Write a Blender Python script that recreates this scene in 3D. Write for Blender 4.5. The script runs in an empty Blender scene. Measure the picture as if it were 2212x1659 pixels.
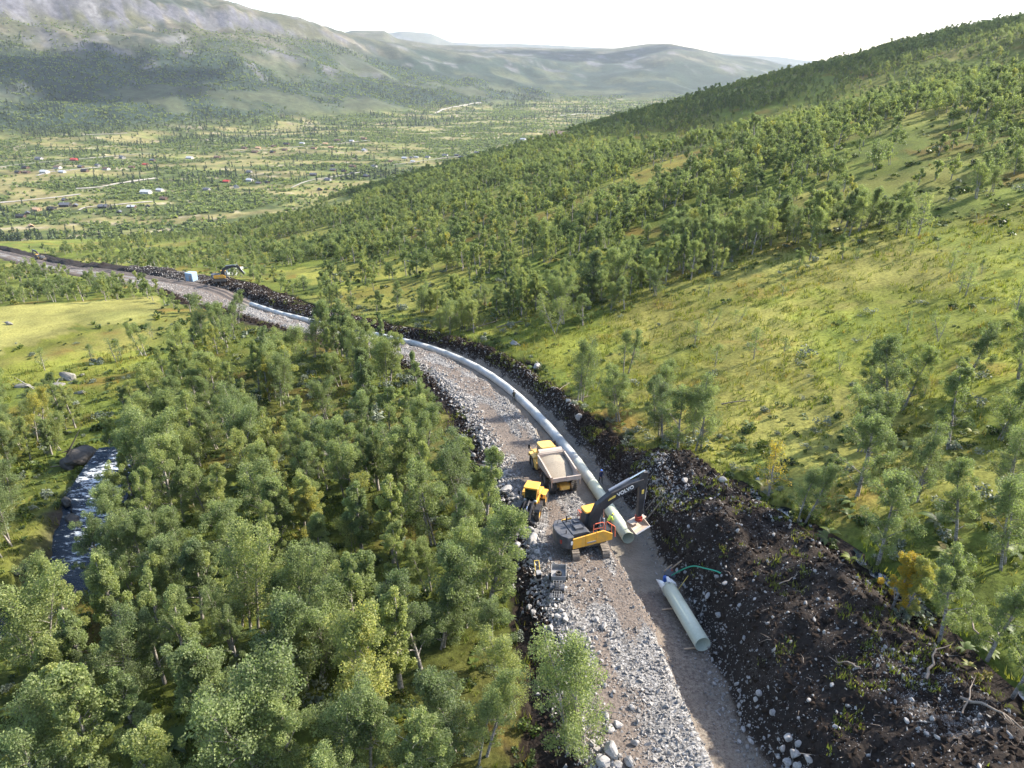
import bpy, math, random
import numpy as np
from mathutils import Vector, Matrix, Euler

# ------------------------------------------------------------------ camera, sky, sun, exposure
scn = bpy.context.scene
COL = scn.collection
PITCH = math.radians(24.4)          # camera looks down this much
FPX = 1522.0                        # focal length for a 2212 px wide frame
CAMZ = 44.0
cam_d = bpy.data.cameras.new('camera')
cam_d.sensor_width = 36.0
cam_d.lens = 36.0 * FPX / 2212.0
cam_d.clip_start = 0.5
cam_d.clip_end = 60000.0
cam = bpy.data.objects.new('camera', cam_d)
cam.location = (0, 0, CAMZ)
cam.rotation_euler = (math.radians(90) - PITCH, 0, 0)
COL.objects.link(cam)
scn.camera = cam

SUN_AZ = math.radians(70)           # clockwise from +y (the view direction): light comes from the right
SUN_EL = math.radians(34)
world = bpy.data.worlds.new('World')
scn.world = world
world.use_nodes = True
wn = world.node_tree.nodes
wl = world.node_tree.links
wn.clear()
sky = wn.new('ShaderNodeTexSky')
sky.sky_type = 'NISHITA'
sky.sun_disc = False
sky.sun_elevation = SUN_EL
sky.sun_rotation = SUN_AZ
sky.altitude = 700
sky.air_density = 1.0
sky.dust_density = 2.5
sky.ozone_density = 1.0
bg = wn.new('ShaderNodeBackground')
bg.inputs['Strength'].default_value = 0.15
wo = wn.new('ShaderNodeOutputWorld')
wl.new(sky.outputs[0], bg.inputs['Color'])
wl.new(bg.outputs[0], wo.inputs['Surface'])

sun_d = bpy.data.lights.new('sun', 'SUN')
sun_d.energy = 4.4
sun_d.angle = math.radians(0.9)
sun_d.color = (1.0, 0.92, 0.79)
sun = bpy.data.objects.new('sun', sun_d)
sdir = Vector((math.sin(SUN_AZ) * math.cos(SUN_EL), math.cos(SUN_AZ) * math.cos(SUN_EL), math.sin(SUN_EL)))
sun.rotation_euler = sdir.to_track_quat('Z', 'Y').to_euler()
sun.location = (200, 0, 300)
COL.objects.link(sun)

scn.view_settings.view_transform = 'Standard'
scn.view_settings.look = 'None'
scn.view_settings.gamma = 1.0
scn.view_settings.exposure = 1.6
scn.view_settings.use_curve_mapping = False
scn.render.engine = 'CYCLES'
scn.cycles.use_denoising = True
scn.cycles.max_bounces = 5
scn.cycles.diffuse_bounces = 3
scn.cycles.glossy_bounces = 2
scn.cycles.transmission_bounces = 3
scn.cycles.transparent_max_bounces = 4
scn.cycles.volume_bounces = 0
scn.cycles.caustics_reflective = False
scn.cycles.caustics_refractive = False

#TERRAIN_BEGIN
# ------------------------------------------------------------------ noise and terrain shape
def _hash(ix, iy, seed):
    h = (ix.astype(np.int64) * 374761393 + iy.astype(np.int64) * 668265263 + seed * 974634777) & 0xFFFFFFFF
    h = ((h ^ (h >> 13)) * 1274126177) & 0xFFFFFFFF
    h = h ^ (h >> 16)
    return (h & 0xFFFFFF) / float(0xFFFFFF)

def noise(x, y, seed=0):
    """smooth value noise, -1 .. 1"""
    x = np.asarray(x, float); y = np.asarray(y, float)
    ix = np.floor(x); iy = np.floor(y)
    fx = x - ix; fy = y - iy
    fx = fx * fx * fx * (fx * (fx * 6 - 15) + 10); fy = fy * fy * fy * (fy * (fy * 6 - 15) + 10)
    a = _hash(ix, iy, seed); b = _hash(ix + 1, iy, seed); c = _hash(ix, iy + 1, seed); d = _hash(ix + 1, iy + 1, seed)
    return 2 * ((a * (1 - fx) + b * fx) * (1 - fy) + (c * (1 - fx) + d * fx) * fy) - 1

def fbm(x, y, oct=4, seed=0, gain=.5):
    x = np.asarray(x, float); y = np.asarray(y, float)
    s = 0; a = 1.0; t = 0
    for i in range(oct):
        s = s + a * noise(x, y, seed + i * 17); t += a
        x, y = (x * .8 - y * .6) * 2.03 + 11.3, (x * .6 + y * .8) * 2.03 + 5.7
        a *= gain
    return s / t

def sp(v, w):                       # soft ramp: 0 below, v above
    return w * np.logaddexp(0, np.asarray(v, float) / w)

def sstep(a, b, v):
    t = np.clip((np.asarray(v, float) - a) / (b - a), 0, 1)
    return t * t * (3 - 2 * t)

def smax(a, b, k):
    return k * np.logaddexp(a / k, b / k)

def el_of(py):                      # elevation angle (tan) of a frame row on the frame's middle column
    return math.tan(math.atan((829.5 - py) / FPX) - PITCH)

def az_el(px, py):                  # azimuth (deg) and tangent of elevation of a frame position
    cx = (px - 1106.0) / FPX; cy = (829.5 - py) / FPX
    dy = math.cos(PITCH) + cy * math.sin(PITCH); dz = -math.sin(PITCH) + cy * math.cos(PITCH)
    return math.degrees(math.atan2(cx, dy)), dz / math.hypot(cx, dy)

# skylines of the far mountains: (column, row) in the frame
_LM = [(-700, -60), (-300, -60), (0, -40), (250, -25), (490, 0), (560, 22), (640, 35), (700, 55), (760, 74), (850, 92), (950, 104), (1100, 118), (1400, 150)]
_BM = [(400, 120), (700, 82), (760, 66), (830, 66), (860, 84), (960, 98), (1100, 104), (1240, 105), (1330, 104), (1400, 94), (1450, 94), (1500, 104), (1560, 117), (1640, 128), (1700, 142), (1900, 150), (2400, 160)]
_CM = [(500, 100), (820, 72), (870, 66), (930, 71), (975, 90), (1040, 94), (1110, 93), (1240, 99), (1330, 104), (1480, 108), (1600, 117), (1680, 121), (1740, 130), (1900, 130), (2400, 150)]
def _sky_tab(t):
    a = [az_el(*p) for p in t]
    return np.array([q[0] for q in a]), np.array([q[1] for q in a])
_LMA, _LME = _sky_tab(_LM); _BMA, _BME = _sky_tab(_BM); _CMA, _CME = _sky_tab(_CM)

FLOOR = -150.0
def far_field(x, y):
    r = np.hypot(x, y) + 1e-6
    az = np.degrees(np.arctan2(x, y))
    wob = fbm(x / 900, y / 900, 4, 71)
    # left mountain: foot, crest
    foot = np.interp(az, [-45, -36, -20, -8, 0, 8], [2100, 2150, 2500, 3000, 3500, 4200]) + 250 * wob
    crest = np.interp(az, [-45, -36, -24, -15, -6, 4, 12], [4000, 4000, 4300, 4700, 5300, 6000, 6500])
    zc = CAMZ + np.interp(az, _LMA, _LME) * crest
    t = (r - foot) / (crest - foot)
    tt = np.clip(t, 0, 1)
    prof = np.interp(tt, [0, .12, .3, .5, .68, .76, .86, 1], [0, .05, .22, .45, .66, .72, .9, 1.0])
    profc = np.interp(tt, [0, .12, .3, .5, .66, .80, .84, .9, 1], [0, .05, .2, .4, .58, .72, .92, .95, 1.0])
    cl = sstep(-14, -24, az + 5 * wob)
    prof = prof * (1 - cl) + profc * cl
    ridg = 1 - np.abs(fbm(x / 420, y / 420, 5, 33))
    zl = FLOOR + (zc - FLOOR) * prof + (ridg - .75) * 75 * sstep(.05, .35, tt) * sstep(1.0, .8, tt)
    butt = .6 * fbm(az * .42 + .5 * wob, r / 330, 3, 47, .6) + .5 * fbm(x / 95, y / 95, 4, 49, .65)
    zl = zl + cl * 62 * butt * sstep(.66, .78, tt) * sstep(.97, .88, tt)
    zl = np.where(t > 1, zc - (r - crest) * .25, zl)
    zl = np.where(t < 0, -400, zl)
    # middle hills up the valley
    foot2 = np.interp(az, [-20, -5, 5, 12, 18, 26], [5000, 4600, 3900, 3600, 4300, 5200]) + 400 * wob
    crest2 = np.interp(az, [-20, -5, 12, 26], [7300, 7400, 7600, 8000])
    zc2 = CAMZ + np.interp(az, _BMA, _BME) * crest2
    t2 = (r - foot2) / (crest2 - foot2); tt2 = np.clip(t2, 0, 1)
    z2 = FLOOR + (zc2 - FLOOR) * np.interp(tt2, [0, .2, .5, .8, 1], [0, .16, .58, .9, 1]) + fbm(x / 700, y / 700, 4, 91) * 55 * sstep(0, .2, tt2) * sstep(1, .8, tt2)
    z2 = np.where(t2 > 1, zc2 - (r - crest2) * .2, z2)
    z2 = np.where(t2 < 0, -400, z2)
    # pale mountains far away
    zc3 = CAMZ + np.interp(az, _CMA, _CME) * 14500
    t3 = np.clip((r - 11500) / 3000, 0, 1)
    z3 = np.where(r > 11500, FLOOR + (zc3 - FLOOR) * np.interp(t3, [0, .5, 1], [0, .45, 1]) + fbm(x / 900, y / 900, 3, 55) * 60 * t3 * (1 - t3) * 4, -400)
    z3 = np.where(r > 14500, zc3 - (r - 14500) * .2, z3)
    return np.maximum(np.maximum(zl, z2), z3)

def road_x(y):
    return 8 - .5 * sp(y - 112, 14)

def base_raw(x, y):
    """the land without works or river"""
    x = np.asarray(x, float); y = np.asarray(y, float)
    r = np.hypot(x, y)
    B = -.085 * (y - 70) - .075 * sp(y - 230, 40)
    B = B + .07 * (x - 5) - .03 * sp(x, 6)
    B = B + .04 * sp(-x - 260, 40)                      # the left side levels out
    h = .205 * sp(x - road_x(np.minimum(y, 1400)), 10)
    az = np.degrees(np.arctan2(x, y))
    dip = 26 * np.exp(-((r - 520) / 110.0) ** 2) * sstep(2, 16, az)
    hill = B + h - dip - .00030 * sp(r - 820, 60) ** 2 * sstep(60, 20, az) - .00012 * sp(r - 640, 60) ** 2 * sstep(24, 6, az)
    hill = hill + 2.2 * fbm(x / 60, y / 60, 3, 5) * sstep(60, 160, r) + 5.0 * fbm(x / 190, y / 190, 3, 8) * sstep(150, 400, r)
    hill = np.maximum(hill, -900)
    floor = FLOOR + 7 * fbm(x / 260, y / 260, 4, 21) + .004 * (r - 1500)
    z = smax(hill, floor, 8.0)
    return np.maximum(z, far_field(x, y))

def ray(px, py):
    cx = (px - 1106.0) / FPX; cy = (829.5 - py) / FPX
    d = np.array([cx, math.cos(PITCH) + cy * math.sin(PITCH), -math.sin(PITCH) + cy * math.cos(PITCH)])
    return d / math.hypot(d[0], d[1])

def at(px, py, fn=None, rmin=12.0, rmax=9000.0):
    """where the line of sight through a frame position meets the land"""
    fn = fn or G
    d = ray(px, py)
    r = np.exp(np.linspace(math.log(rmin), math.log(rmax), 700))
    g = CAMZ + d[2] * r - fn(d[0] * r, d[1] * r)
    i = np.argmax(g < 0) if (g < 0).any() else len(r) - 1
    a, b = r[max(i - 1, 0)], r[i]
    rr = np.linspace(a, b, 40)
    g = CAMZ + d[2] * rr - fn(d[0] * rr, d[1] * rr)
    j = np.argmax(g < 0) if (g < 0).any() else 39
    q = rr[j]
    return np.array([d[0] * q, d[1] * q, CAMZ + d[2] * q])

# ------------------------------------------------------------------ the works: a trench line with a road beside it
_TR = [(1820, 1960), (1700, 1800), (1612, 1659), (1556, 1560), (1524, 1480), (1498, 1400), (1452, 1290), (1392, 1190), (1358, 1130), (1302, 1050),
       (1252, 980), (1182, 900), (1122, 840), (1052, 790), (962, 752), (880, 733), (790, 716), (705, 700), (655, 688), (545, 655),
       (470, 628), (400, 611), (320, 601), (240, 592), (170, 584), (100, 568), (20, 548), (-50, 536)]
def _catmull(P, n):
    P = np.vstack([2 * P[0] - P[1], P, 2 * P[-1] - P[-2]])
    out = []
    for i in range(1, len(P) - 2):
        for k in range(n):
            t = k / n
            out.append(.5 * ((2 * P[i]) + (-P[i - 1] + P[i + 1]) * t + (2 * P[i - 1] - 5 * P[i] + 4 * P[i + 1] - P[i + 2]) * t * t + (-P[i - 1] + 3 * P[i] - 3 * P[i + 1] + P[i + 2]) * t ** 3))
    out.append(P[-2])
    return np.array(out)
_ctrl = np.array([at(u, v, base_raw)[:2] for u, v in _TR])
_sm = _ctrl.copy()
for _ in range(2):
    _sm[1:-1] = .25 * _sm[:-2] + .5 * _sm[1:-1] + .25 * _sm[2:]
_ctrl = .5 * _ctrl + .5 * _sm
_cv = _catmull(_ctrl, 24)
_sl = np.concatenate([[0], np.cumsum(np.hypot(*np.diff(_cv, axis=0).T))])
PATH_S = np.arange(0, _sl[-1], 1.0)
PATH = np.stack([np.interp(PATH_S, _sl, _cv[:, 0]), np.interp(PATH_S, _sl, _cv[:, 1])], 1)
_tg = np.gradient(PATH, axis=0); _tg /= np.hypot(_tg[:, 0], _tg[:, 1])[:, None]
PATH_N = np.stack([_tg[:, 1], -_tg[:, 0]], 1)       # to the right of the line
S_END = PATH_S[-1]
S_KEY = {v: float(np.interp(i * 24, np.arange(len(_sl)), _sl)) for i, (u, v) in enumerate(_TR)}
# level of the works along the line: the land under the road, smoothed
_zr = base_raw(PATH[:, 0] - 5 * PATH_N[:, 0], PATH[:, 1] - 5 * PATH_N[:, 1])
_k = np.hanning(41); _k /= _k.sum()
_zr = np.convolve(np.pad(_zr, 20, mode='edge'), _k, 'valid') + .25

def st_of(x, y):
    """arc length and signed offset from the trench line"""
    x = np.asarray(x, float); y = np.asarray(y, float)
    shp = x.shape
    q = np.stack([x.ravel(), y.ravel()], 1)
    S = np.zeros(len(q)); T = np.full(len(q), 999.0)
    lo = PATH.min(0) - 60; hi = PATH.max(0) + 60
    idx = np.nonzero(((q > lo) & (q < hi)).all(1))[0]
    for c in range(0, len(idx), 20000):
        ii = idx[c:c + 20000]
        d = (q[ii, None, 0] - PATH[None, ::4, 0]) ** 2 + (q[ii, None, 1] - PATH[None, ::4, 1]) ** 2
        k = np.clip(d.argmin(1) * 4, 0, len(PATH) - 1)
        for _ in range(2):
            v = q[ii] - PATH[k]
            al = (v * _tg[k]).sum(1)
            k = np.clip(np.round(k + al).astype(int), 0, len(PATH) - 1)
        v = q[ii] - PATH[k]
        al = (v * _tg[k]).sum(1)
        S[ii] = PATH_S[k] + np.clip(al, -.6, .6)
        tt = (v * PATH_N[k]).sum(1)
        far = np.abs(al) > 3
        T[ii] = np.where(far, 999, tt)
    return S.reshape(shp), T.reshape(shp)

def path_xy(s, t):
    s = np.asarray(s, float)
    x = np.interp(s, PATH_S, PATH[:, 0]) + t * np.interp(s, PATH_S, PATH_N[:, 0])
    y = np.interp(s, PATH_S, PATH[:, 1]) + t * np.interp(s, PATH_S, PATH_N[:, 1])
    return x, y

S_EXC = S_KEY[1190]; S_OPEN = S_KEY[1130]; S_PIPE_END = S_KEY[655]; S_HEAP = S_KEY[900]
def left_edge(s):                   # outer edge of the road
    return np.interp(s, [0, S_KEY[1400], S_KEY[1290], S_KEY[1050], S_KEY[840], S_KEY[752], S_PIPE_END, S_PIPE_END + 20, S_PIPE_END + 60, S_END], [-8.8, -9.0, -9.6, -9.8, -9.0, -8.0, -7.0, -11.5, -8.0, -6.0])
def heap_w(s):                      # width of the spoil heap along the right side
    return np.interp(s, [0, S_KEY[1480], S_KEY[1290], S_KEY[1190], S_KEY[1050], S_KEY[1050] + 7, S_KEY[900], S_KEY[840], S_KEY[752], S_PIPE_END - 18, S_PIPE_END, S_PIPE_END + 30, S_END],
                     [15.5, 15.5, 14.5, 13.0, 10.5, 5.4, 5.4, 5.0, 5.6, 9.0, 11.0, 12.0, 10.0])
def trench_d(s):                    # depth of the trench floor under the road
    return np.interp(s, [0, S_KEY[1290], S_OPEN, S_KEY[840], S_PIPE_END, S_PIPE_END + 14, S_PIPE_END + 24], [1.0, 1.5, 1.7, 1.5, 1.3, .6, 0.05])

def tl(s):                          # left and right edge of the trench floor
    return np.interp(s, [0, S_KEY[1480], S_KEY[1290], S_EXC, S_OPEN + 4, S_PIPE_END], [-1.15, -1.2, -1.6, -2.0, -2.1, -2.0])
def tr(s):
    return np.interp(s, [0, S_KEY[1480], S_KEY[1290], S_EXC, S_OPEN + 4, S_PIPE_END], [1.2, 1.2, 1.4, 1.6, 1.7, 1.6])

def works(s, t):
    """height of the works at (s, t) and the weight of each of its materials"""
    zr = np.interp(s, PATH_S, _zr)
    le = left_edge(s); hw = heap_w(s); td = trench_d(s)
    x, y = path_xy(s, t)
    zb = base_raw(x, y)
    n1 = fbm(s / 3.0, t / 3.0, 3, 401); n2 = fbm(s / 1.1, t / 1.1, 3, 402); n3 = fbm(s / 6.5, t / 5.0, 3, 403)
    # road with wheel ruts and a loose edge
    road = zr + .10 * n1 + .05 * n2 + .16 * np.exp(-((t - le - .8) / .8) ** 2) * (1 + n1)
    far_pad = sstep(S_PIPE_END + 5, S_PIPE_END + 30, s)
    L_ = tl(s); R_ = tr(s)
    lwall = sstep(L_ - .75 + .6 * n1 + .35 * n2, L_ + .4 * n1 + .25 * n2, t)
    floor = zr - td + .04 * n1 + .40 * np.exp(-((np.abs(t) - .75) / .55) ** 2) * sstep(S_OPEN + 5, S_OPEN + 16, s) * (1 + .7 * fbm(s / 5.1, np.sign(t) * 5, 4, 411, .7))
    z = road * (1 - lwall) + floor * lwall
    # right side: cut bank rising to the land, then the heap
    rise = sstep(R_ + .3 * n1, R_ + 2.4 + .7 * n3, t)
    land = np.maximum(zb, zr - .6) + .35 * n3
    hh = np.interp(s, [0, S_KEY[1480], S_KEY[1290], S_KEY[1190], S_KEY[1050], S_KEY[1050] + 7, S_PIPE_END - 20, S_PIPE_END, S_PIPE_END + 40, S_END], [1.9, 2.1, 2.5, 2.6, 1.9, .5, .4, 1.5, 1.5, 1.6]) * (1 - .8 * sstep(S_PIPE_END + 10, S_PIPE_END + 40, s) * sstep(-.1, .3, fbm(s / 26.0, s * 0, 2, 431)))
    u = np.clip((t - 3.2) / np.maximum(hw - 3.2, .5), 0, 1)
    prof = np.interp(u, [0, .12, .3, .55, .82, 1], [0, .6, .92, 1, .72, 0])
    heap = land + hh * prof * (1 + .5 * n3 + .25 * n1) + (.22 * n2 + .25 * n1) * prof
    z = z * (1 - rise) + heap * rise
    z = np.where((t > R_), z + .6 * n2 * rise * (1 - rise) * 2, z)
    # left bank falling to the wood
    zl = np.minimum(zr - .3, zb - .05)
    lb = sstep(le + .2 + .5 * n1, le - 3.2, t)
    z = z * (1 - lb) + (zb + .02 + .25 * n2) * lb
    # outer rims meet the land
    outr = sstep(rim_r(s) - 1.3, rim_r(s) + .6, t); outl = sstep(rim_l(s) + 1.0, rim_l(s) - .6, t)
    z = z * (1 - outr) + (zb - .35) * outr
    z = z * (1 - outl) + (zb - .35) * outl
    return z

def rim_l(s): return left_edge(s) - 3.4 + 1.3 * fbm(s / 2.6, s * 0 + 3.3, 3, 421)
def rim_r(s): return heap_w(s) + .3 + 1.2 * fbm(s / 2.4, s * 0 + 7.7, 3, 423)
def in_works(s, t, m=0.0):
    return (t > rim_l(s) - m) & (t < rim_r(s) + m)

# the river on the left: course in the frame
_RV = [(-300, 1390), (-140, 1340), (10, 1298), (110, 1235), (160, 1160), (190, 1100), (212, 1062), (235, 1030), (262, 1000)]
RIV = np.array([at(u, v, base_raw)[:2] for u, v in _RV])
_rc = _catmull(RIV, 12)
def riv_d(x, y):
    x = np.asarray(x, float); y = np.asarray(y, float)
    D = np.full(x.size, 999.0); K = np.zeros(x.size)
    q = np.stack([x.ravel(), y.ravel()], 1)
    idx = np.nonzero(((q > _rc.min(0) - 25) & (q < _rc.max(0) + 25)).all(1))[0]
    for c in range(0, len(idx), 20000):
        ii = idx[c:c + 20000]
        d = np.hypot(q[ii, None, 0] - _rc[None, :, 0], q[ii, None, 1] - _rc[None, :, 1])
        K[ii] = d.argmin(1); D[ii] = d.min(1)
    return D.reshape(x.shape), (K / (len(_rc) - 1)).reshape(x.shape)
def riv_level(k):
    return np.interp(k, np.linspace(0, 1, len(_rc)), _rzs)
_rz = base_raw(_rc[:, 0], _rc[:, 1])
_rzs = np.interp(np.arange(len(_rc)), [0, len(_rc) * .32, len(_rc) * .48, len(_rc) * .8, len(_rc)], [_rz.min() - 1.6, _rz.min() - 1.5, _rz.min() - .9, _rz.min() + .9, _rz.min() + 2.6])
def riv_w(k):
    return np.interp(k, [0, .3, .46, .6, .75, .9, 1], [4.4, 4.2, 1.8, 2.0, 2.2, 1.4, .8])

def land(x, y):
    """the land with the river bed, without the works"""
    z = base_raw(x, y)
    d, k = riv_d(x, y)
    w = riv_w(k) + 1.0 * noise(np.asarray(x) / 2.5, np.asarray(y) / 2.5, 61)
    bank = sstep(w + 3.5, w - .3, d)
    bed = riv_level(k) - .5
    return np.where(d < 20, z * (1 - bank) + np.minimum(z, bed) * bank, z)

def G(x, y):
    x = np.asarray(x, float); y = np.asarray(y, float)
    z = land(x, y)
    s, t = st_of(x, y)
    m = in_works(s, t) & (t < 900)
    if m.any():
        z = np.array(z, float)
        if z.shape == ():
            return works(s, t)
        z[m] = works(s[m], t[m])
    return z
#TERRAIN_END
# ------------------------------------------------------------------ helpers
RNG = np.random.default_rng(7)
random.seed(7)

def tag(o, label=None, cat=None, group=None, kind=None):
    if label: o['label'] = label
    if cat: o['category'] = cat
    if group: o['group'] = group
    if kind: o['kind'] = kind
    return o

def empty(name, loc=(0, 0, 0), rz=0.0):
    o = bpy.data.objects.new(name, None)
    o.location = loc; o.rotation_euler = (0, 0, rz)
    o.empty_display_size = .3
    COL.objects.link(o)
    return o

def mesh_np(name, V, F, mat=None, smooth=False):
    """fast mesh from numpy vertices and quads or triangles (F: n x k)"""
    me = bpy.data.meshes.new(name)
    V = np.asarray(V, np.float32); F = np.asarray(F, np.int32)
    k = F.shape[1]
    me.vertices.add(len(V)); me.vertices.foreach_set('co', V.ravel())
    me.loops.add(F.size); me.loops.foreach_set('vertex_index', F.ravel())
    me.polygons.add(len(F)); me.polygons.foreach_set('loop_start', np.arange(len(F), dtype=np.int32) * k)
    try:
        me.polygons.foreach_set('loop_total', np.full(len(F), k, np.int32))
    except Exception:
        pass
    if smooth:
        me.polygons.foreach_set('use_smooth', np.ones(len(F), bool))
    if mat: me.materials.append(mat)
    me.update(calc_edges=True)
    return me

def link(name, me, parent=None):
    o = bpy.data.objects.new(name, me)
    COL.objects.link(o)
    if parent: o.parent = parent
    return o

def set_col(me, name, C):
    a = me.attributes.new(name, 'FLOAT_COLOR', 'POINT')
    C = np.asarray(C, np.float32)
    if C.shape[1] == 3: C = np.hstack([C, np.ones((len(C), 1), np.float32)])
    a.data.foreach_set('color', C.ravel())

class NT:
    """short hand for node trees"""
    def __init__(self, name):
        self.m = bpy.data.materials.new(name); self.m.use_nodes = True
        self.t = self.m.node_tree; self.n = self.t.nodes; self.l = self.t.links
        self.n.clear()
        self.out = self.n.new('ShaderNodeOutputMaterial')
    def N(self, typ, **kw):
        nd = self.n.new(typ)
        for k, v in kw.items():
            if k.startswith('i_'):
                nd.inputs[k[2:].replace('_', ' ')].default_value = v
            else:
                setattr(nd, k, v)
        return nd
    def L(self, a, b): self.l.new(a, b)
    def noise(self, scale, detail=4, vec=None, rough=.55):
        nd = self.N('ShaderNodeTexNoise'); nd.inputs['Scale'].default_value = scale; nd.inputs['Detail'].default_value = detail; nd.inputs['Roughness'].default_value = rough
        if vec is not None: self.L(vec, nd.inputs['Vector'])
        return nd.outputs[0]
    def ramp(self, fac, stops):
        r = self.N('ShaderNodeValToRGB')
        e = r.color_ramp.elements
        while len(e) < len(stops): e.new(.5)
        for i, (p, c) in enumerate(stops):
            e[i].position = p; e[i].color = tuple(c) + ((1,) if len(c) == 3 else ())
        self.L(fac, r.inputs[0])
        return r.outputs[0]
    def math(self, op, a, b=None, c=None, clamp=False):
        nd = self.N('ShaderNodeMath', operation=op); nd.use_clamp = clamp
        for i, v in enumerate((a, b, c)):
            if v is None: continue
            if isinstance(v, (int, float)): nd.inputs[i].default_value = v
            else: self.L(v, nd.inputs[i])
        return nd.outputs[0]
    def mix(self, fac, a, b, mode='MIX'):
        nd = self.N('ShaderNodeMix', data_type='RGBA', blend_type=mode)
        for s, v in ((0, fac), (6, a), (7, b)):
            if isinstance(v, (int, float)): nd.inputs[s].default_value = v
            elif isinstance(v, tuple): nd.inputs[s].default_value = v + ((1,) if len(v) == 3 else ())
            else: self.L(v, nd.inputs[s])
        return nd.outputs[2]
    def attr(self, name, typ='GEOMETRY', out=0):
        nd = self.N('ShaderNodeAttribute', attribute_name=name, attribute_type=typ)
        return nd.outputs[out]
    def pos(self): return self.N('ShaderNodeNewGeometry').outputs['Position']
    def objco(self): return self.N('ShaderNodeTexCoord').outputs['Object']
    def bump(self, h, strength=.5, dist=.1):
        b = self.N('ShaderNodeBump'); b.inputs['Strength'].default_value = strength; b.inputs['Distance'].default_value = dist
        self.L(h, b.inputs['Height'])
        return b.outputs[0]
    def bsdf(self, col, rough=.8, metal=0.0, normal=None, spec=.3):
        b = self.N('ShaderNodeBsdfPrincipled')
        if isinstance(col, tuple): b.inputs['Base Color'].default_value = col + ((1,) if len(col) == 3 else ())
        else: self.L(col, b.inputs['Base Color'])
        if isinstance(rough, (int, float)): b.inputs['Roughness'].default_value = rough
        else: self.L(rough, b.inputs['Roughness'])
        b.inputs['Metallic'].default_value = metal
        b.inputs['Specular IOR Level'].default_value = spec
        if normal is not None: self.L(normal, b.inputs['Normal'])
        self.L(b.outputs[0], self.out.inputs['Surface'])
        return b

def simple_mat(name, col, rough=.6, metal=0.0, dirt=.25, dirt_col=(.16, .12, .085), scale=1.4, spec=.35):
    """painted or plain surface with grime"""
    t = NT(name)
    n = t.noise(scale, 5, t.objco(), .65)
    f = t.ramp(n, [(.42, (0, 0, 0)), (.72, (dirt, dirt, dirt))])
    n2 = t.noise(scale * 9, 3, t.objco())
    c = t.mix(f, tuple(col), tuple(dirt_col))
    c = t.mix(.18, c, n2, 'OVERLAY')
    t.bsdf(c, rough, metal, spec=spec)
    return t.m

def in_poly(x, y, P):
    x = np.asarray(x); y = np.asarray(y)
    c = np.zeros(x.shape, bool)
    j = len(P) - 1
    for i in range(len(P)):
        xi, yi = P[i]; xj, yj = P[j]
        c ^= ((yi > y) != (yj > y)) & (x < (xj - xi) * (y - yi) / (yj - yi + 1e-12) + xi)
        j = i
    return c

def region(pts, fn=base_raw):       # an area of land given by its corners as seen in the frame
    return np.array([at(u, v, fn)[:2] for u, v in pts])

# ------------------------------------------------------------------ areas of land
R_WOOD = region([(-300, 1900), (-300, 1520), (150, 1290), (250, 1110), (245, 1000), (330, 850), (420, 760), (500, 690), (600, 672), (760, 712), (850, 752), (905, 800), (945, 850), (990, 930), (1020, 1010), (1060, 1110), (1120, 1200), (1150, 1300), (1150, 1450), (1230, 1800)])
R_SHAW = region([(0, 700), (180, 690), (300, 660), (440, 655), (505, 690), (420, 765), (330, 850), (200, 870), (0, 860)])
R_LMEADOW = region([(-120, 700), (0, 668), (170, 650), (330, 640), (335, 690), (180, 700), (0, 760), (-120, 790)])
R_LGREEN = region([(-100, 760), (0, 735), (110, 715), (300, 700), (340, 720), (300, 790), (160, 820), (0, 830), (-100, 840)])
R_RMEADOW = region([(1000, 690), (1180, 720), (1290, 700), (1480, 640), (1700, 590), (1850, 545), (1980, 500), (2212, 440), (2420, 400), (2420, 860), (2212, 880), (1900, 860), (1700, 860), (1560, 950), (1400, 900), (1300, 870), (1180, 790)])
R_RLOW = region([(1560, 960), (1700, 900), (1900, 880), (2060, 830), (2212, 800), (2450, 800), (2600, 1900), (2350, 1900), (2212, 1640), (2100, 1480), (1930, 1400), (1800, 1200), (1700, 1090)])
R_GLADES = [region(p) for p in (
    [(1130, 470), (1240, 430), (1400, 385), (1420, 400), (1280, 445), (1160, 490)],
    [(1330, 385), (1480, 335), (1640, 290), (1650, 305), (1500, 355), (1350, 405)],
    [(560, 520), (700, 490), (830, 480), (760, 510), (640, 545)],
    [(560, 580), (760, 570), (900, 560), (1060, 530), (1080, 550), (900, 585), (700, 610)],
    [(700, 620), (1000, 580), (1060, 590), (900, 640), (760, 660)],
)]
R_LBANK = region([(-150, 880), (60, 870), (130, 930), (120, 1030), (95, 1130), (60, 1200), (-150, 1230)])
R_FARSHAW = region([(100, 618), (220, 612), (320, 616), (420, 632), (500, 656), (520, 692), (400, 690), (310, 652), (120, 652)])
R_EDGE = region([(640, 712), (720, 726), (800, 738), (868, 756), (905, 800), (870, 830), (760, 800), (640, 750)])
R_FIELD = region([(480, 465), (600, 440), (770, 425), (760, 445), (640, 470), (500, 492)])

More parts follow.
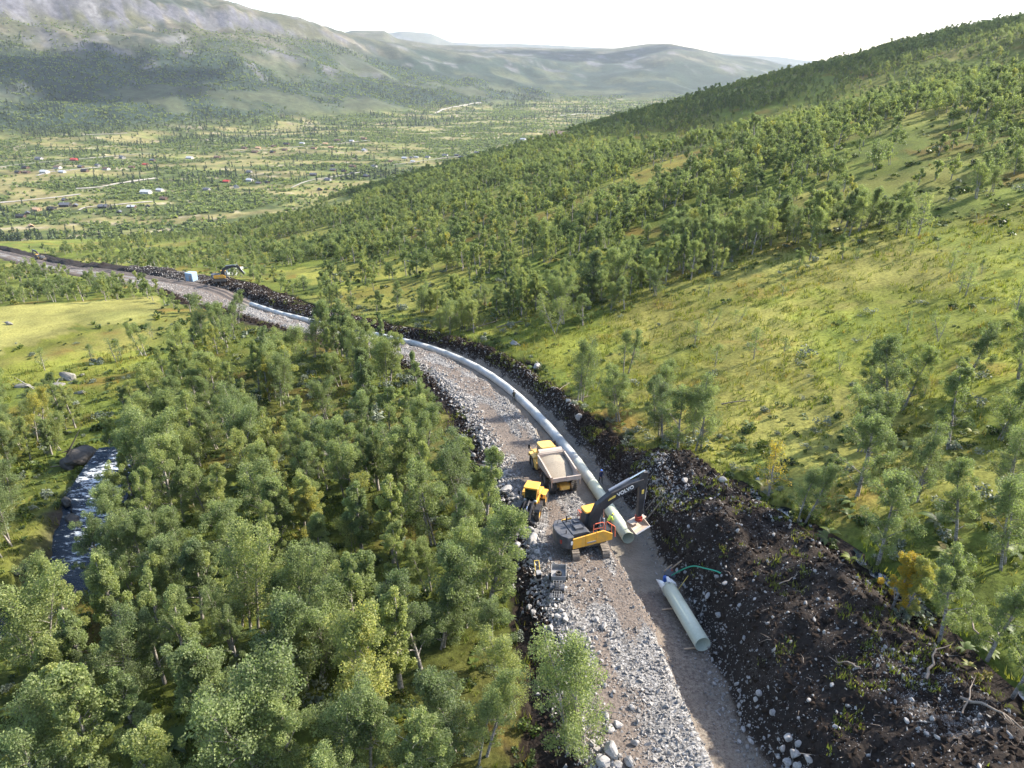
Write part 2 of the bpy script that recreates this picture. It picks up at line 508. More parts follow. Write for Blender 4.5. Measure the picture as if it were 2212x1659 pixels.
def dens(x, y):
    """trees per square metre and how tall they grow (factor)"""
    x = np.asarray(x, float); y = np.asarray(y, float)
    r = np.hypot(x, y)
    x0_, y0_ = x, y
    x = x + (1.5 + .02 * r) * fbm(x / 9, y / 9, 3, 311); y = y + (2 + .03 * r) * fbm(x / 11 + 40, y / 11, 3, 313)
    cl = fbm(x / 24, y / 24, 3, 301)
    cl2 = fbm(x / 70, y / 70, 2, 305)
    d = .058 * (.20 + .80 * sstep(-.22, .20, cl + .5 * cl2))
    h = np.full(x.shape, .90)
    left_far = (x < road_x(y) - 14)
    d = np.where(left_far, .030 * sstep(-.25, .12, cl), d)
    h = np.where(left_far, .7, h)
    m = in_poly(x, y, R_LGREEN); d = np.where(m, .0035, d); h = np.where(m, .55, h)
    m = in_poly(x, y, R_SHAW); d = np.where(m, .011 * sstep(-.35, .1, cl), d); h = np.where(m, .75, h)
    m = in_poly(x, y, R_LMEADOW); d = np.where(m, .0, d)
    m = in_poly(x, y, R_WOOD); d = np.where(m,  .062 * (.12 + .88 * sstep(-.35, .02, cl)), d); h = np.where(m, 1.06, h)
    for g in R_GLADES:
        m = in_poly(x, y, g); d = np.where(m, d * .10, d); h = np.where(m, .6, h)
    m = in_poly(x, y, R_RMEADOW); d = np.where(m, .0065 * sstep(-.1, .45, cl + .3 * noise(x / 9, y / 9, 77)) + .0012, d); h = np.where(m, .50, h)
    m = in_poly(x, y, R_RLOW); d = np.where(m, .030 * (.15 + .85 * sstep(-.35, .1, cl)), d); h = np.where(m, .98, h)
    d = np.where(r > 430, d * .8, d)
    m = in_poly(x, y, R_LBANK); d = np.where(m, .070, d); h = np.where(m, .85, h)
    m = in_poly(x, y, R_FARSHAW); d = np.where(m, .045, d); h = np.where(m, .75, h)
    m = in_poly(x, y, R_EDGE); d = np.where(m, .085, d); h = np.where(m, 1.22, h)
    x, y = x0_, y0_
    dr, k = riv_d(x, y)
    d = np.where(dr < riv_w(k) + 1.2, 0, d)
    s, t = st_of(x, y)
    d = np.where(in_works(s, t, .8) & (t < 900), 0, d)
    m = in_poly(x, y, R_FIELD); d = np.where(m, .0002, d)
    return d, h

# ------------------------------------------------------------------ ground sheet
def ground_colour(x, y, z):
    r = np.hypot(x, y)
    xo, yo = x, y
    x = x + (1.5 + .02 * r) * fbm(x / 9, y / 9, 3, 311); y = y + (2 + .03 * r) * fbm(x / 11 + 40, y / 11, 3, 313)
    n1 = fbm(x / 9, y / 9, 4, 501); n2 = fbm(x / 30, y / 30, 4, 502); n3 = fbm(x / 3.2, y / 3.2, 3, 503)
    green = np.array([.105, .128, .024]); dark = np.array([.055, .075, .018]); straw = np.array([.172, .156, .042]); rust = np.array([.15, .085, .022])
    def mixc(a, b, f): return a + (b - a) * np.clip(f, 0, 1)[..., None]
    C = np.broadcast_to(green, x.shape + (3,)).copy()
    C = mixc(C, dark, sstep(-.1, .5, n1) * .7)
    C = mixc(C, straw, sstep(-.05, .5, n2) * .75)
    C = mixc(C, rust, sstep(.25, .6, fbm(x / 12, y / 12, 4, 507)) * .6)
    m = in_poly(x, y, R_RMEADOW) | in_poly(x, y, R_LGREEN)
    M = np.broadcast_to(np.array([.140, .152, .026]), C.shape)
    M = mixc(M, straw, sstep(-.15, .4, n2 + .5 * n3) * .8)
    M = mixc(M, np.array([.095, .120, .022]), sstep(.1, .5, n1) * .6)
    M = mixc(M, rust, sstep(.35, .6, fbm(x / 7, y / 7, 4, 509)) * .45)
    C[m] = M[m]
    m = in_poly(x, y, R_LMEADOW) | in_poly(x, y, R_FIELD)
    M = mixc(np.broadcast_to(np.array([.21, .20, .060]), C.shape), np.array([.15, .155, .045]), sstep(0, .5, n2))
    C[m] = M[m]
    for g in R_GLADES:
        m = in_poly(x, y, g)
        M = mixc(np.broadcast_to(np.array([.17, .17, .035]), C.shape), rust, sstep(.1, .5, n2) * .5)
        C[m] = M[m]
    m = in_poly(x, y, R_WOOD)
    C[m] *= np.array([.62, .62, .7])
    x, y = xo, yo
    # valley floor: woods, bogs and pasture
    hv = sstep(-118, -135, z) * sstep(600, 760, r)
    a = fbm(x / 150, y / 55, 5, 521); b = fbm(x / 60, y / 30, 4, 523)
    V = np.broadcast_to(np.array([.060, .078, .026]), C.shape)
    V = mixc(V, np.array([.175, .155, .066]), sstep(.02, .30, a))
    V = mixc(V, np.array([.135, .145, .045]), sstep(.15, .4, b) * sstep(0, .2, a))
    V = mixc(V, np.array([.25, .215, .14]), sstep(.44, .58, fbm(x / 45, y / 25, 3, 527)))
    C = mixc(C, V, hv)
    # mountains: wood below, heath, bare rock and scree above
    mt = sstep(2050, 2500, r) * sstep(-140, -115, z)
    e = (z - FLOOR) / 560.0
    a = fbm(x / 260, y / 260, 5, 531); b = fbm(x / 80, y / 80, 4, 533)
    W = np.broadcast_to(np.array([.024, .038, .026]), C.shape)
    W = mixc(W, np.array([.060, .070, .038]), sstep(.0, .36, a + .35 * b))
    H = np.broadcast_to(np.array([.074, .074, .042]), C.shape)
    H = mixc(H, np.array([.040, .048, .034]), sstep(-.05, .35, a))
    H = mixc(H, np.array([.125, .112, .080]), sstep(.16, .5, b + .2 * a))
    M = mixc(W, H, sstep(.30, .62, e + .25 * a))
    eps = 14.0
    zx = base_raw(x[mt > 0] + eps, y[mt > 0]); zy = base_raw(x[mt > 0], y[mt > 0] + eps)
    sl = np.zeros(x.shape); sl[mt > 0] = np.hypot((zx - z[mt > 0]) / eps, (zy - z[mt > 0]) / eps)
    rock = sstep(.62, .95, sl + .12 * b) * sstep(.25, .45, e)
    M = mixc(M, np.array([.088, .087, .098]), rock)
    scree = sstep(.34, .5, fbm(x / 120, y / 200, 4, 539)) * sstep(.15, .3, e)
    M = mixc(M, np.array([.11, .108, .108]), scree * .8)
    C = mixc(C, M, mt)
    # torn turf along the works
    s, t = st_of(x, y)
    f = ((t < 900) & in_works(s, t, .25)).astype(float) + ((t < 900) & in_works(s, t, 1.2)) * sstep(-.1, .3, n3) * .8
    C = mixc(C, np.array([.020, .015, .011]), f)
    # stony banks of the stream
    d, k = riv_d(x, y)
    w = riv_w(k)
    bank = sstep(w + 3.6, w + .6, d + 1.6 * n3)
    C = mixc(C, np.array([.055, .045, .038]), bank)
    return C

def build_ground():
    na, nr = 620, 640
    az = np.radians(np.linspace(-78, 78, na)); rr = np.exp(np.linspace(math.log(5), math.log(17500), nr))
    A, Rr = np.meshgrid(az, rr)
    x = np.sin(A) * Rr; y = np.cos(A) * Rr
    z = land(x, y)
    C = ground_colour(x, y, z)
    # hummocks
    tuss = fbm(x / 1.7, y / 1.7, 3, 601)
    z = z + .22 * tuss * sstep(260, 120, Rr) + .42 * fbm(x / 5, y / 5, 3, 603) * sstep(500, 200, Rr)
    s, t = st_of(x, y)
    ditch = np.where((t > 0) & (t < 900), np.exp(-((t - rim_r(s) - 1.0) / .7) ** 2), 0) * sstep(S_KEY[1050], S_KEY[1050] - 6, s)
    z = z * (1 - ditch) + (land(x, y) - .75) * ditch
    m = (t < 900) & in_works(s, t, -.5)
    z = np.where(m, z - 4.5, z)
    V = np.stack([x, y, z], -1).reshape(-1, 3)
    i = np.arange(nr - 1)[:, None] * na + np.arange(na - 1)[None, :]
    F = np.stack([i, i + 1, i + na + 1, i + na], -1).reshape(-1, 4)
    # keep the faces that hide below the works out of it
    hid = m.ravel()[F].all(1)
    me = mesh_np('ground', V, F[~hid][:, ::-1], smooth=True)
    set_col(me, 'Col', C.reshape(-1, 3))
    t = NT('ground')
    c = t.attr('Col')
    p = t.pos()
    na_ = t.noise(2.2, 5, p, .7); nb = t.noise(.05, 6, p, .65); nc = t.noise(.009, 6, p, .7)
    f = t.math('MULTIPLY', t.ramp(na_, [(.25, (.45, .45, .45)), (.75, (1.6, 1.6, 1.6))]), t.ramp(nb, [(.25, (.5, .5, .5)), (.75, (1.55, 1.55, 1.55))]))
    f = t.math('MULTIPLY', f, t.ramp(nc, [(.3, (.62, .62, .62)), (.7, (1.4, 1.4, 1.4))]))
    cc = t.N('ShaderNodeVectorMath', operation='SCALE'); t.L(c, cc.inputs[0]); t.L(f, cc.inputs['Scale'])
    t.bsdf(cc.outputs[0], .95, normal=t.bump(na_, .5, .25), spec=.1)
    me.materials.append(t.m)
    o = link('ground', me); tag(o, kind='structure')
    return o
GROUND = build_ground()

# ------------------------------------------------------------------ road, trench and spoil bank
def works_material():
    t = NT('works')
    w = t.attr('Mix')
    sep = t.N('ShaderNodeSeparateColor'); t.L(w, sep.inputs[0])
    p = t.pos()
    vor = t.N('ShaderNodeTexVoronoi', feature='F1'); vor.inputs['Scale'].default_value = 4.2; t.L(p, vor.inputs['Vector'])
    vor2 = t.N('ShaderNodeTexVoronoi', feature='F1'); vor2.inputs['Scale'].default_value = 9.0; t.L(p, vor2.inputs['Vector'])
    vs = t.N('ShaderNodeSeparateColor'); t.L(vor.outputs['Color'], vs.inputs[0])
    vs2 = t.N('ShaderNodeSeparateColor'); t.L(vor2.outputs['Color'], vs2.inputs[0])
    stone = t.ramp(vs.outputs[0], [(0, (.09, .083, .076)), (.45, (.20, .19, .18)), (.8, (.33, .315, .30)), (1, (.46, .44, .41))])
    stone2 = t.ramp(vs2.outputs[0], [(0, (.09, .085, .08)), (.5, (.22, .215, .21)), (1, (.46, .45, .43))])
    gap = t.ramp(vor.outputs['Distance'], [(.42, (1, 1, 1)), (.62, (.25, .22, .2))])
    stone = t.mix(1.0, stone, gap, 'MULTIPLY')
    stone = t.mix(.5, stone, stone2)
    n = t.noise(.55, 6, p, .65); n2 = t.noise(3.5, 5, p, .7); n3 = t.noise(14, 3, p, .7)
    dirt = t.ramp(n2, [(.3, (.080, .062, .050)), (.7, (.20, .165, .138))])
    peat = t.ramp(n2, [(.3, (.009, .007, .006)), (.58, (.024, .017, .013)), (.8, (.060, .042, .032))])
    sand = t.ramp(n, [(.3, (.145, .125, .10)), (.7, (.235, .205, .165))])
    sand = t.mix(.25, sand, n3, 'OVERLAY')
    c = dirt
    jit = t.math('MULTIPLY', t.math('SUBTRACT', t.math('ADD', t.math('MULTIPLY', n2, .6), t.math('MULTIPLY', n3, .4)), .5), 1.5)
    def m(ch): return t.math('SMOOTHSTEP' if False else 'ADD', sep.outputs[ch], jit, clamp=True)
    c = t.mix(t.ramp(m(0), [(.38, (0, 0, 0)), (.55, (1, 1, 1))]), c, stone)
    c = t.mix(t.ramp(m(2), [(.40, (0, 0, 0)), (.6, (1, 1, 1))]), c, sand)
    c = t.mix(t.ramp(m(1), [(.34, (0, 0, 0)), (.60, (1, 1, 1))]), c, peat)
    h = t.math('ADD', t.math('MULTIPLY', vor.outputs['Distance'], -.6), n2)
    t.bsdf(c, .9, normal=t.bump(h, .8, .12), spec=.2)
    return t.m
WORKS_MAT = works_material()

def build_works():
    s = np.concatenate([np.arange(0, 62, .3), np.arange(62, 112, .45), np.arange(112, 215, .9), np.arange(215, 400, 2.0), np.arange(400, S_END - 3, 4.0)])
    t = np.arange(-16.4, 18.4, .32)
    S, T = np.meshgrid(s, t, indexing='ij')
    le = left_edge(S); hw = heap_w(S)
    T = np.clip(T, le - 5.4, hw + 2.0)
    Z = works(S, T)
    X, Y = path_xy(S, T)
    n = fbm(X / 2.2, Y / 2.2, 4, 701); nl = fbm(X / 6, Y / 6, 3, 703); nr = fbm(S / 14, T / 2.2, 3, 705)
    L_ = tl(S); R_ = tr(S)
    gravel = sstep(le - .8, le + .5, T + .8 * n) * sstep(L_ - .1, L_ - .7, T)
    gravel = gravel * (1 - .85 * sstep(-.06, .30, nr)) * (1 - .6 * sstep(.0, .45, nl)) * (1 - .35 * np.exp(-((np.abs(T + 5.6) - 1.2) / .45) ** 2)) * np.where(np.abs(T + 6.2) < 1.7, 1 - .9 * sstep(-.3, .2, nl + nr) * sstep(S_KEY[1290] - 4, S_KEY[1290] + 1, S) * sstep(S_EXC + 4, S_EXC - 2, S), 1)
    gravel = gravel * (1 - .75 * sstep(S_PIPE_END - 6, S_PIPE_END + 6, S) * sstep(S_PIPE_END + 95, S_PIPE_END + 60, S))
    rockb = sstep(.1, .5, nl) * sstep(2.0, 3.0, T) * sstep(hw + .5, hw - 1, T) * .42
    grey_s = sstep(S_KEY[1480] + 1, S_KEY[1480] - 3, S) * sstep(8, 10, T) * sstep(14.5, 12.5, T) * .5
    gravel = np.maximum(gravel, np.maximum(rockb, grey_s * sstep(-.1, .2, n + nl)))
    sandy = sstep(L_ - .6, L_, T) * sstep(R_ + 1.4, R_ + .4, T + .5 * n) * np.interp(S, [0, S_KEY[1290], S_EXC - 4, S_EXC - 2, S_PIPE_END, S_PIPE_END + 15], [.55, .42, .2, 1, 1, 0])
    peat = np.maximum(sstep(R_ + .1, R_ + 1.1, T + .6 * n), sstep(le - .2, le - 1.0, T + .5 * n)) * (1 - .85 * gravel) * .95
    peat = np.where(sandy > .8, np.minimum(peat, .2), peat)
    farp = sstep(S_PIPE_END + 30, S_PIPE_END + 80, S)
    peat = np.where(T < 0, peat * (1 - .5 * farp), peat)
    MX = np.stack([gravel, peat, sandy], -1)
    nt = len(t)
    tc = np.broadcast_to(t, S.shape)
    cut1 = np.searchsorted(t, -2.9); cut2 = np.searchsorted(t, 3.0)
    objs = []
    for nm, a, b in (('gravel_road', 0, cut1), ('pipe_trench', cut1, cut2), ('peat_spoil_bank', cut2, nt - 1)):
        k = b - a + 1
        V = np.stack([X[:, a:b + 1], Y[:, a:b + 1], Z[:, a:b + 1]], -1).reshape(-1, 3)
        i = np.arange(len(s) - 1)[:, None] * k + np.arange(k - 1)[None, :]
        F = np.stack([i, i + 1, i + k + 1, i + k], -1).reshape(-1, 4)
        P = V[F]
        ar = np.abs(np.cross(P[:, 2] - P[:, 0], P[:, 3] - P[:, 1])).sum(1)
        F = F[ar > 1e-4]
        me = mesh_np(nm, V, F, WORKS_MAT, smooth=True)
        set_col(me, 'Mix', MX[:, a:b + 1].reshape(-1, 3))
        o = link(nm, me); tag(o, kind='structure'); objs.append(o)
    return objs
ROAD, TRENCH, SPOIL = build_works()

# ------------------------------------------------------------------ water
def water_mat(name, foam):
    t = NT(name)
    p = t.pos()
    mp = t.N('ShaderNodeMapping'); mp.inputs['Rotation'].default_value = (0, 0, -1.1); mp.inputs['Scale'].default_value = (.55, 1.9, 1.0); t.L(p, mp.inputs[0])
    n = t.noise(1.3, 7, mp.outputs[0], .75); n2 = t.noise(6, 4, p, .6)
    c = (.006, .012, .022)
    if foam:
        a = t.attr('Foam')
        f = t.math('ADD', a, t.math('MULTIPLY', t.math('SUBTRACT', n, .5), 2.2), clamp=True)
        f = t.ramp(f, [(.40, (0, 0, 0)), (.66, (1, 1, 1))])
        col = t.mix(f, c, (.75, .8, .84))
        rough = t.mix(f, (.06, .06, .06), (.8, .8, .8))
        t.bsdf(col, rough, normal=t.bump(t.math('ADD', n, t.math('MULTIPLY', n2, .3)), .35, .3), spec=.2)
    else:
        t.bsdf(c, .05, normal=t.bump(n2, .12, .03), spec=.5)
    return t.m

def build_river():
    n = 160; m = 15
    k = np.linspace(0, 1, n)
    c = np.stack([np.interp(k, np.linspace(0, 1, len(_rc)), _rc[:, 0]), np.interp(k, np.linspace(0, 1, len(_rc)), _rc[:, 1])], 1)
    tg = np.gradient(c, axis=0); tg /= np.hypot(tg[:, 0], tg[:, 1])[:, None]
    nn = np.stack([tg[:, 1], -tg[:, 0]], 1)
    w = riv_w(k) + 1.5
    u = np.linspace(-1, 1, m)
    X = c[:, None, 0] + nn[:, None, 0] * w[:, None] * u; Y = c[:, None, 1] + nn[:, None, 1] * w[:, None] * u
    Z = riv_level(k)[:, None] + .12 * fbm(X / 1.2, Y / 1.2, 3, 801) + .0 * X
    rap = np.interp(k, [0, .08, .15, .25, .40, .5, .66, .85, 1], [.30, .25, .02, .0, .02, .40, .46, .60, .3])
    foam = rap[:, None] * (1 - .5 * np.abs(u)[None, :]) + .0 * X
    i = np.arange(n - 1)[:, None] * m + np.arange(m - 1)[None, :]
    F = np.stack([i, i + 1, i + m + 1, i + m], -1).reshape(-1, 4)
    me = mesh_np('river', np.stack([X, Y, Z], -1).reshape(-1, 3), F, water_mat('river_water', True), smooth=True)
    a = me.attributes.new('Foam', 'FLOAT', 'POINT'); a.data.foreach_set('value', foam.astype(np.float32).ravel())
    o = link('river', me); tag(o, kind='structure')
build_river()
# ------------------------------------------------------------------ vegetation: materials
def leaf_mat(name, stops, trans=.5, rough=.55):
    t = NT(name)
    tint = t.attr('tint', 'INSTANCER', 2)
    v = t.attr('lv', 'GEOMETRY', 2)
    f = t.math('ADD', t.math('MULTIPLY', tint, .8), t.math('MULTIPLY', t.math('SUBTRACT', v, .5), .34), clamp=True)
    c = t.ramp(f, stops)
    br = t.math('ADD', .72, t.math('MULTIPLY', v, .56))
    sc = t.N('ShaderNodeVectorMath', operation='SCALE'); t.L(c, sc.inputs[0]); t.L(br, sc.inputs['Scale'])
    b = t.N('ShaderNodeBsdfPrincipled'); t.L(sc.outputs[0], b.inputs['Base Color']); b.inputs['Roughness'].default_value = rough; b.inputs['Specular IOR Level'].default_value = .35
    tr = t.N('ShaderNodeBsdfTranslucent')
    tc = t.mix(1.0, sc.outputs[0], (1.32, 1.42, .78), 'MULTIPLY'); t.L(tc, tr.inputs['Color'])
    mx = t.N('ShaderNodeMixShader'); mx.inputs[0].default_value = trans
    t.L(b.outputs[0], mx.inputs[1]); t.L(tr.outputs[0], mx.inputs[2]); t.L(mx.outputs[0], t.out.inputs['Surface'])
    return t.m

M_LEAF = leaf_mat('birch_leaves', [(0, (.112, .144, .070)), (.28, (.180, .222, .094)), (.5, (.245, .278, .104)), (.68, (.32, .315, .098)), (.85, (.36, .28, .040)), (1, (.50, .28, .02))])
M_WILLOW = leaf_mat('willow_leaves', [(0, (.095, .115, .085)), (.5, (.16, .185, .14)), (1, (.25, .27, .21))], .25)
M_SHRUB = leaf_mat('undergrowth_leaves', [(0, (.032, .052, .014)), (.35, (.062, .095, .018)), (.6, (.115, .140, .022)), (.85, (.17, .13, .03)), (1, (.30, .16, .03))], .3)
M_GRASS = leaf_mat('grass_blades', [(0, (.085, .115, .020)), (.4, (.145, .162, .026)), (.7, (.215, .198, .048)), (1, (.27, .15, .04))], .4)
M_PINE = leaf_mat('conifer_needles', [(0, (.028, .046, .028)), (.5, (.052, .074, .040)), (1, (.09, .11, .05))], .15)

def bark_mat():
    t = NT('birch_bark')
    p = t.objco()
    mp = t.N('ShaderNodeMapping'); mp.inputs['Scale'].default_value = (3, 3, 14); t.L(p, mp.inputs[0])
    n = t.noise(1.0, 5, mp.outputs[0], .7); n2 = t.noise(.7, 3, p)
    c = t.ramp(n, [(.36, (.035, .03, .026)), (.50, (.30, .27, .24)), (.75, (.50, .47, .43))])
    c = t.mix(t.ramp(n2, [(.4, (0, 0, 0)), (.7, (.6, .6, .6))]), c, (.10, .085, .07))
    t.bsdf(c, .85, spec=.2)
    return t.m
M_BARK = bark_mat()

# ------------------------------------------------------------------ vegetation: shapes
def tube(pts, rad, n=6):
    """tapered tube along points; returns verts, quads"""
    pts = np.asarray(pts, float); rad = np.asarray(rad, float)
    tg = np.gradient(pts, axis=0); tg /= np.linalg.norm(tg, axis=1)[:, None] + 1e-9
    ref = np.where(np.abs(tg[:, 2:3]) > .9, np.array([[1., 0, 0]]), np.array([[0, 0, 1.]]))
    u = np.cross(tg, ref); u /= np.linalg.norm(u, axis=1)[:, None] + 1e-9
    v = np.cross(tg, u)
    a = np.linspace(0, 2 * math.pi, n, endpoint=False)
    V = pts[:, None] + rad[:, None, None] * (np.cos(a)[None, :, None] * u[:, None] + np.sin(a)[None, :, None] * v[:, None])
    m = len(pts)
    i = np.arange(m - 1)[:, None] * n + np.arange(n)[None, :]
    j = np.arange(m - 1)[:, None] * n + (np.arange(n)[None, :] + 1) % n
    F = np.stack([i, j, j + n, i + n], -1).reshape(-1, 4)
    return V.reshape(-1, 3), F

def merge(parts):
    Vs, Fs, o = [], [], 0
    for V, F in parts:
        Vs.append(V); Fs.append(F + o); o += len(V)
    return np.vstack(Vs), np.vstack(Fs)

def cards(rng, P, size, up=.35, aspect=.62):
    """leaf-shaped quads at P"""
    n = len(P)
    nr = rng.normal(size=(n, 3)); nr[:, 2] = nr[:, 2] + up * np.sign(nr[:, 2] + .6) * 1.4
    nr /= np.linalg.norm(nr, axis=1)[:, None]
    a = np.cross(nr, rng.normal(size=(n, 3))); a /= np.linalg.norm(a, axis=1)[:, None] + 1e-9
    b = np.cross(nr, a)
    s = size * rng.uniform(.65, 1.35, n)[:, None]
    V = np.stack([P - a * s, P + b * s * aspect, P + a * s, P - b * s * aspect], 1).reshape(-1, 3)
    F = np.arange(4 * n).reshape(n, 4)
    return V, F

def leaf_mesh(name, V, F, mat, rng, shade=None):
    me = mesh_np(name, V, F, mat)
    a = me.attributes.new('lv', 'FLOAT', 'POINT')
    v = np.repeat(rng.uniform(0, 1, len(F)) if shade is None else shade, F.shape[1])
    a.data.foreach_set('value', v.astype(np.float32))
    return me

def make_birch(seed, h=7.5, w=1.9, nleaf=4200, leaf=.115, slim=0.0, stems=1, lod=False):
    """bark mesh and foliage mesh of a mountain birch"""
    rng = np.random.default_rng(seed)
    parts = []; clumps = []
    for st in range(stems):
        lean = rng.normal(0, .05 + .10 * (stems > 1), 2)
        hh = h * rng.uniform(.86, 1.0)
        zs = np.linspace(0, hh * .93, 9)
        wob = np.cumsum(rng.normal(0, .07, (9, 2)), 0)
        base = rng.normal(0, .28, 2) * (stems > 1)
        P = np.stack([base[0] + lean[0] * zs + wob[:, 0] * zs / hh, base[1] + lean[1] * zs + wob[:, 1] * zs / hh, zs - .25], 1)
        r0 = .020 * hh / math.sqrt(stems) * rng.uniform(.85, 1.15)
        parts.append(tube(P, r0 * np.linspace(1, .10, 9) ** .85, 6))
        nb = (10 if lod else 27)
        for k in range(nb):
            f = rng.uniform(.14, .97) ** .9
            p0 = np.array([np.interp(f * hh * .93, zs, P[:, i]) for i in range(3)])
            prof = np.interp(f, [.12, .25, .42, .7, .9, 1], [.62, .98, 1.0, .72, .42, .2]) * (1 - .35 * slim)
            L = w * prof * rng.uniform(.45, 1.28) / (1 + .25 * (stems - 1))
            a = rng.uniform(0, 2 * math.pi) if stems == 1 else math.atan2(base[1], base[0]) + rng.normal(0, 1.3)
            up = rng.uniform(.5, 1.35)
            tt = np.linspace(0, 1, 5)
            B = p0 + np.stack([np.cos(a) * L * tt, np.sin(a) * L * tt, L * up * tt - .25 * L * tt ** 2.5], 1) + np.cumsum(rng.normal(0, .03, (5, 3)), 0)
            parts.append(tube(B, r0 * .38 * np.linspace(1, .2, 5) * (1.15 - f), 4))
            for q in ((.5, .8, 1.02) if not lod else (.6, 1.0)):
                cpt = np.array([np.interp(q, tt, B[:, i]) for i in range(3)]) + rng.normal(0, .16, 3)
                clumps.append((cpt, w * rng.uniform(.10, .26) * (1.1 if q > .9 else .95) * (1.35 if lod else 1)))
        clumps.append((P[-1] + np.array([0, 0, .1]), w * .22)); clumps.append((P[-2] + rng.normal(0, .1, 3), w * .28)); clumps.append((P[-3] + rng.normal(0, .15, 3), w * .3))
    tot = sum(c[1] ** 2 for c in clumps)
    LP = []; SH = []
    for c, rad in clumps:
        n = max(4, int(nleaf * rad ** 2 / tot))
        d = rng.normal(size=(n, 3)); d /= np.linalg.norm(d, axis=1)[:, None]
        q = rad * (rng.uniform(.1, 1, n) ** .45)[:, None]
        p = c + d * q * np.array([1.0, 1.0, 1.15])
        p[:, 2] -= .10 * rad * rng.uniform(0, 1, n) ** 2
        LP.append(p); SH.append(np.clip(rng.uniform(.2, .8) + rng.normal(0, .22, n), 0, 1))
    LP = np.vstack(LP); SH = np.concatenate(SH)
    LP[:, 2] = np.maximum(LP[:, 2], .5)
    V, F = cards(rng, LP, leaf)
    bark = mesh_np('birch_trunk', *merge(parts), M_BARK, smooth=True)
    fol = leaf_mesh('birch_crown', V, F, M_LEAF, rng, SH)
    return bark, fol

BIRCH = []
for i, (h, w, sl, st) in enumerate(((8.2, 2.25, 0, 1), (7.4, 2.0, .2, 1), (8.8, 1.9, .45, 1), (6.8, 2.3, 0, 3), (7.8, 2.1, .1, 2), (6.2, 1.6, .3, 1), (8.5, 2.4, 0, 2), (7.0, 1.75, .3, 1), (9.0, 2.1, .3, 1), (6.4, 2.1, 0, 2), (7.6, 1.5, .5, 1), (8.0, 2.5, 0, 3), (6.6, 1.4, .5, 1))):
    BIRCH.append(make_birch(100 + i, h * 1.08, w * .76, 19000, .046, sl, st))
THIN = [make_birch(150 + i, 6.0, 1.5, 2600, .06, .2, st) for i, st in enumerate((1, 1, 2))]          # sparse trees of the open bog
BIRCH_FAR = [make_birch(200 + i, h, w * .84, 2300, .125, sl, st, lod=True) for i, (h, w, sl, st) in enumerate(((7.6, 2.2, 0, 1), (6.8, 2.3, 0, 2), (8.2, 1.9, .3, 1), (6.2, 1.9, .1, 1), (7.2, 2.3, 0, 2)))]

def blob_mesh(name, seed, n, R, size, mat, flat=.7, cone=False, h=1.0):
    rng = np.random.default_rng(seed)
    if cone:
        z = rng.uniform(.06, 1, n); a = rng.uniform(0, 2 * math.pi, n); rr = R * (1.02 - z) * rng.uniform(.45, 1, n)
        P = np.stack([np.cos(a) * rr, np.sin(a) * rr, z * h], 1)
    else:
        k = max(2, n // 60)
        cs = rng.normal(0, R * .42, (k, 3)) * np.array([1, 1, .35]); cs[:, 2] = np.abs(cs[:, 2]) + R * flat * .35
        d = rng.normal(size=(n, 3)); d /= np.linalg.norm(d, axis=1)[:, None]
        P = cs[rng.integers(0, k, n)] + d * R * .5 * (rng.uniform(.2, 1, n) ** .5)[:, None] * np.array([1, 1, flat])
        P[:, 2] = np.maximum(P[:, 2], .03 * R)
    V, F = cards(rng, P, size, .5)
    return leaf_mesh(name, V, F, mat, rng)

def fern_mesh(seed, n=9, L=.75):
    rng = np.random.default_rng(seed)
    Vs = []; Fs = []; o = 0
    for k in range(n):
        a = rng.uniform(0, 2 * math.pi); l = L * rng.uniform(.6, 1.1); tt = np.linspace(0, 1, 5)
        ax = np.stack([np.cos(a) * l * tt, np.sin(a) * l * tt, l * (.85 * tt - .75 * tt ** 2)], 1)
        wd = .16 * l * np.sin(np.pi * (tt * .9 + .08))
        sd = np.array([-math.sin(a), math.cos(a), 0])
        V = np.concatenate([ax - sd * wd[:, None], ax + sd * wd[:, None]])
        i = np.arange(4)
        Vs.append(V); Fs.append(np.stack([i, i + 1, i + 6, i + 5], 1) + o); o += 10
    V = np.vstack(Vs); F = np.vstack(Fs)
    me = mesh_np('fern', V, F, M_SHRUB)
    at_ = me.attributes.new('lv', 'FLOAT', 'POINT'); at_.data.foreach_set('value', np.repeat(rng.uniform(.3, 1, n), 10).astype(np.float32))
    return me

def tuft_mesh(seed, n=9, h=.42, spread=.28):
    rng = np.random.default_rng(seed)
    b = rng.normal(0, spread * .5, (n, 2)); a = rng.uniform(0, 2 * math.pi, n); l = h * rng.uniform(.5, 1.1, n); lean = rng.uniform(.15, .8, n) * l
    w = .035
    p0 = np.stack([b[:, 0] - w * np.sin(a), b[:, 1] + w * np.cos(a), np.full(n, -.05)], 1)
    p1 = np.stack([b[:, 0] + w * np.sin(a), b[:, 1] - w * np.cos(a), np.full(n, -.05)], 1)
    p2 = np.stack([b[:, 0] + lean * np.cos(a), b[:, 1] + lean * np.sin(a), l], 1)
    V = np.stack([p0, p1, p2], 1).reshape(-1, 3); F = np.arange(3 * n).reshape(n, 3)
    me = mesh_np('grass_tuft', V, F, M_GRASS)
    at_ = me.attributes.new('lv', 'FLOAT', 'POINT'); at_.data.foreach_set('value', np.repeat(rng.uniform(0, 1, n), 3).astype(np.float32))
    return me

# ------------------------------------------------------------------ scattering what nobody could count
def proto(me):                      # an unlinked source for the scatter nodes
    return bpy.data.objects.new(me.name + '_source', me)

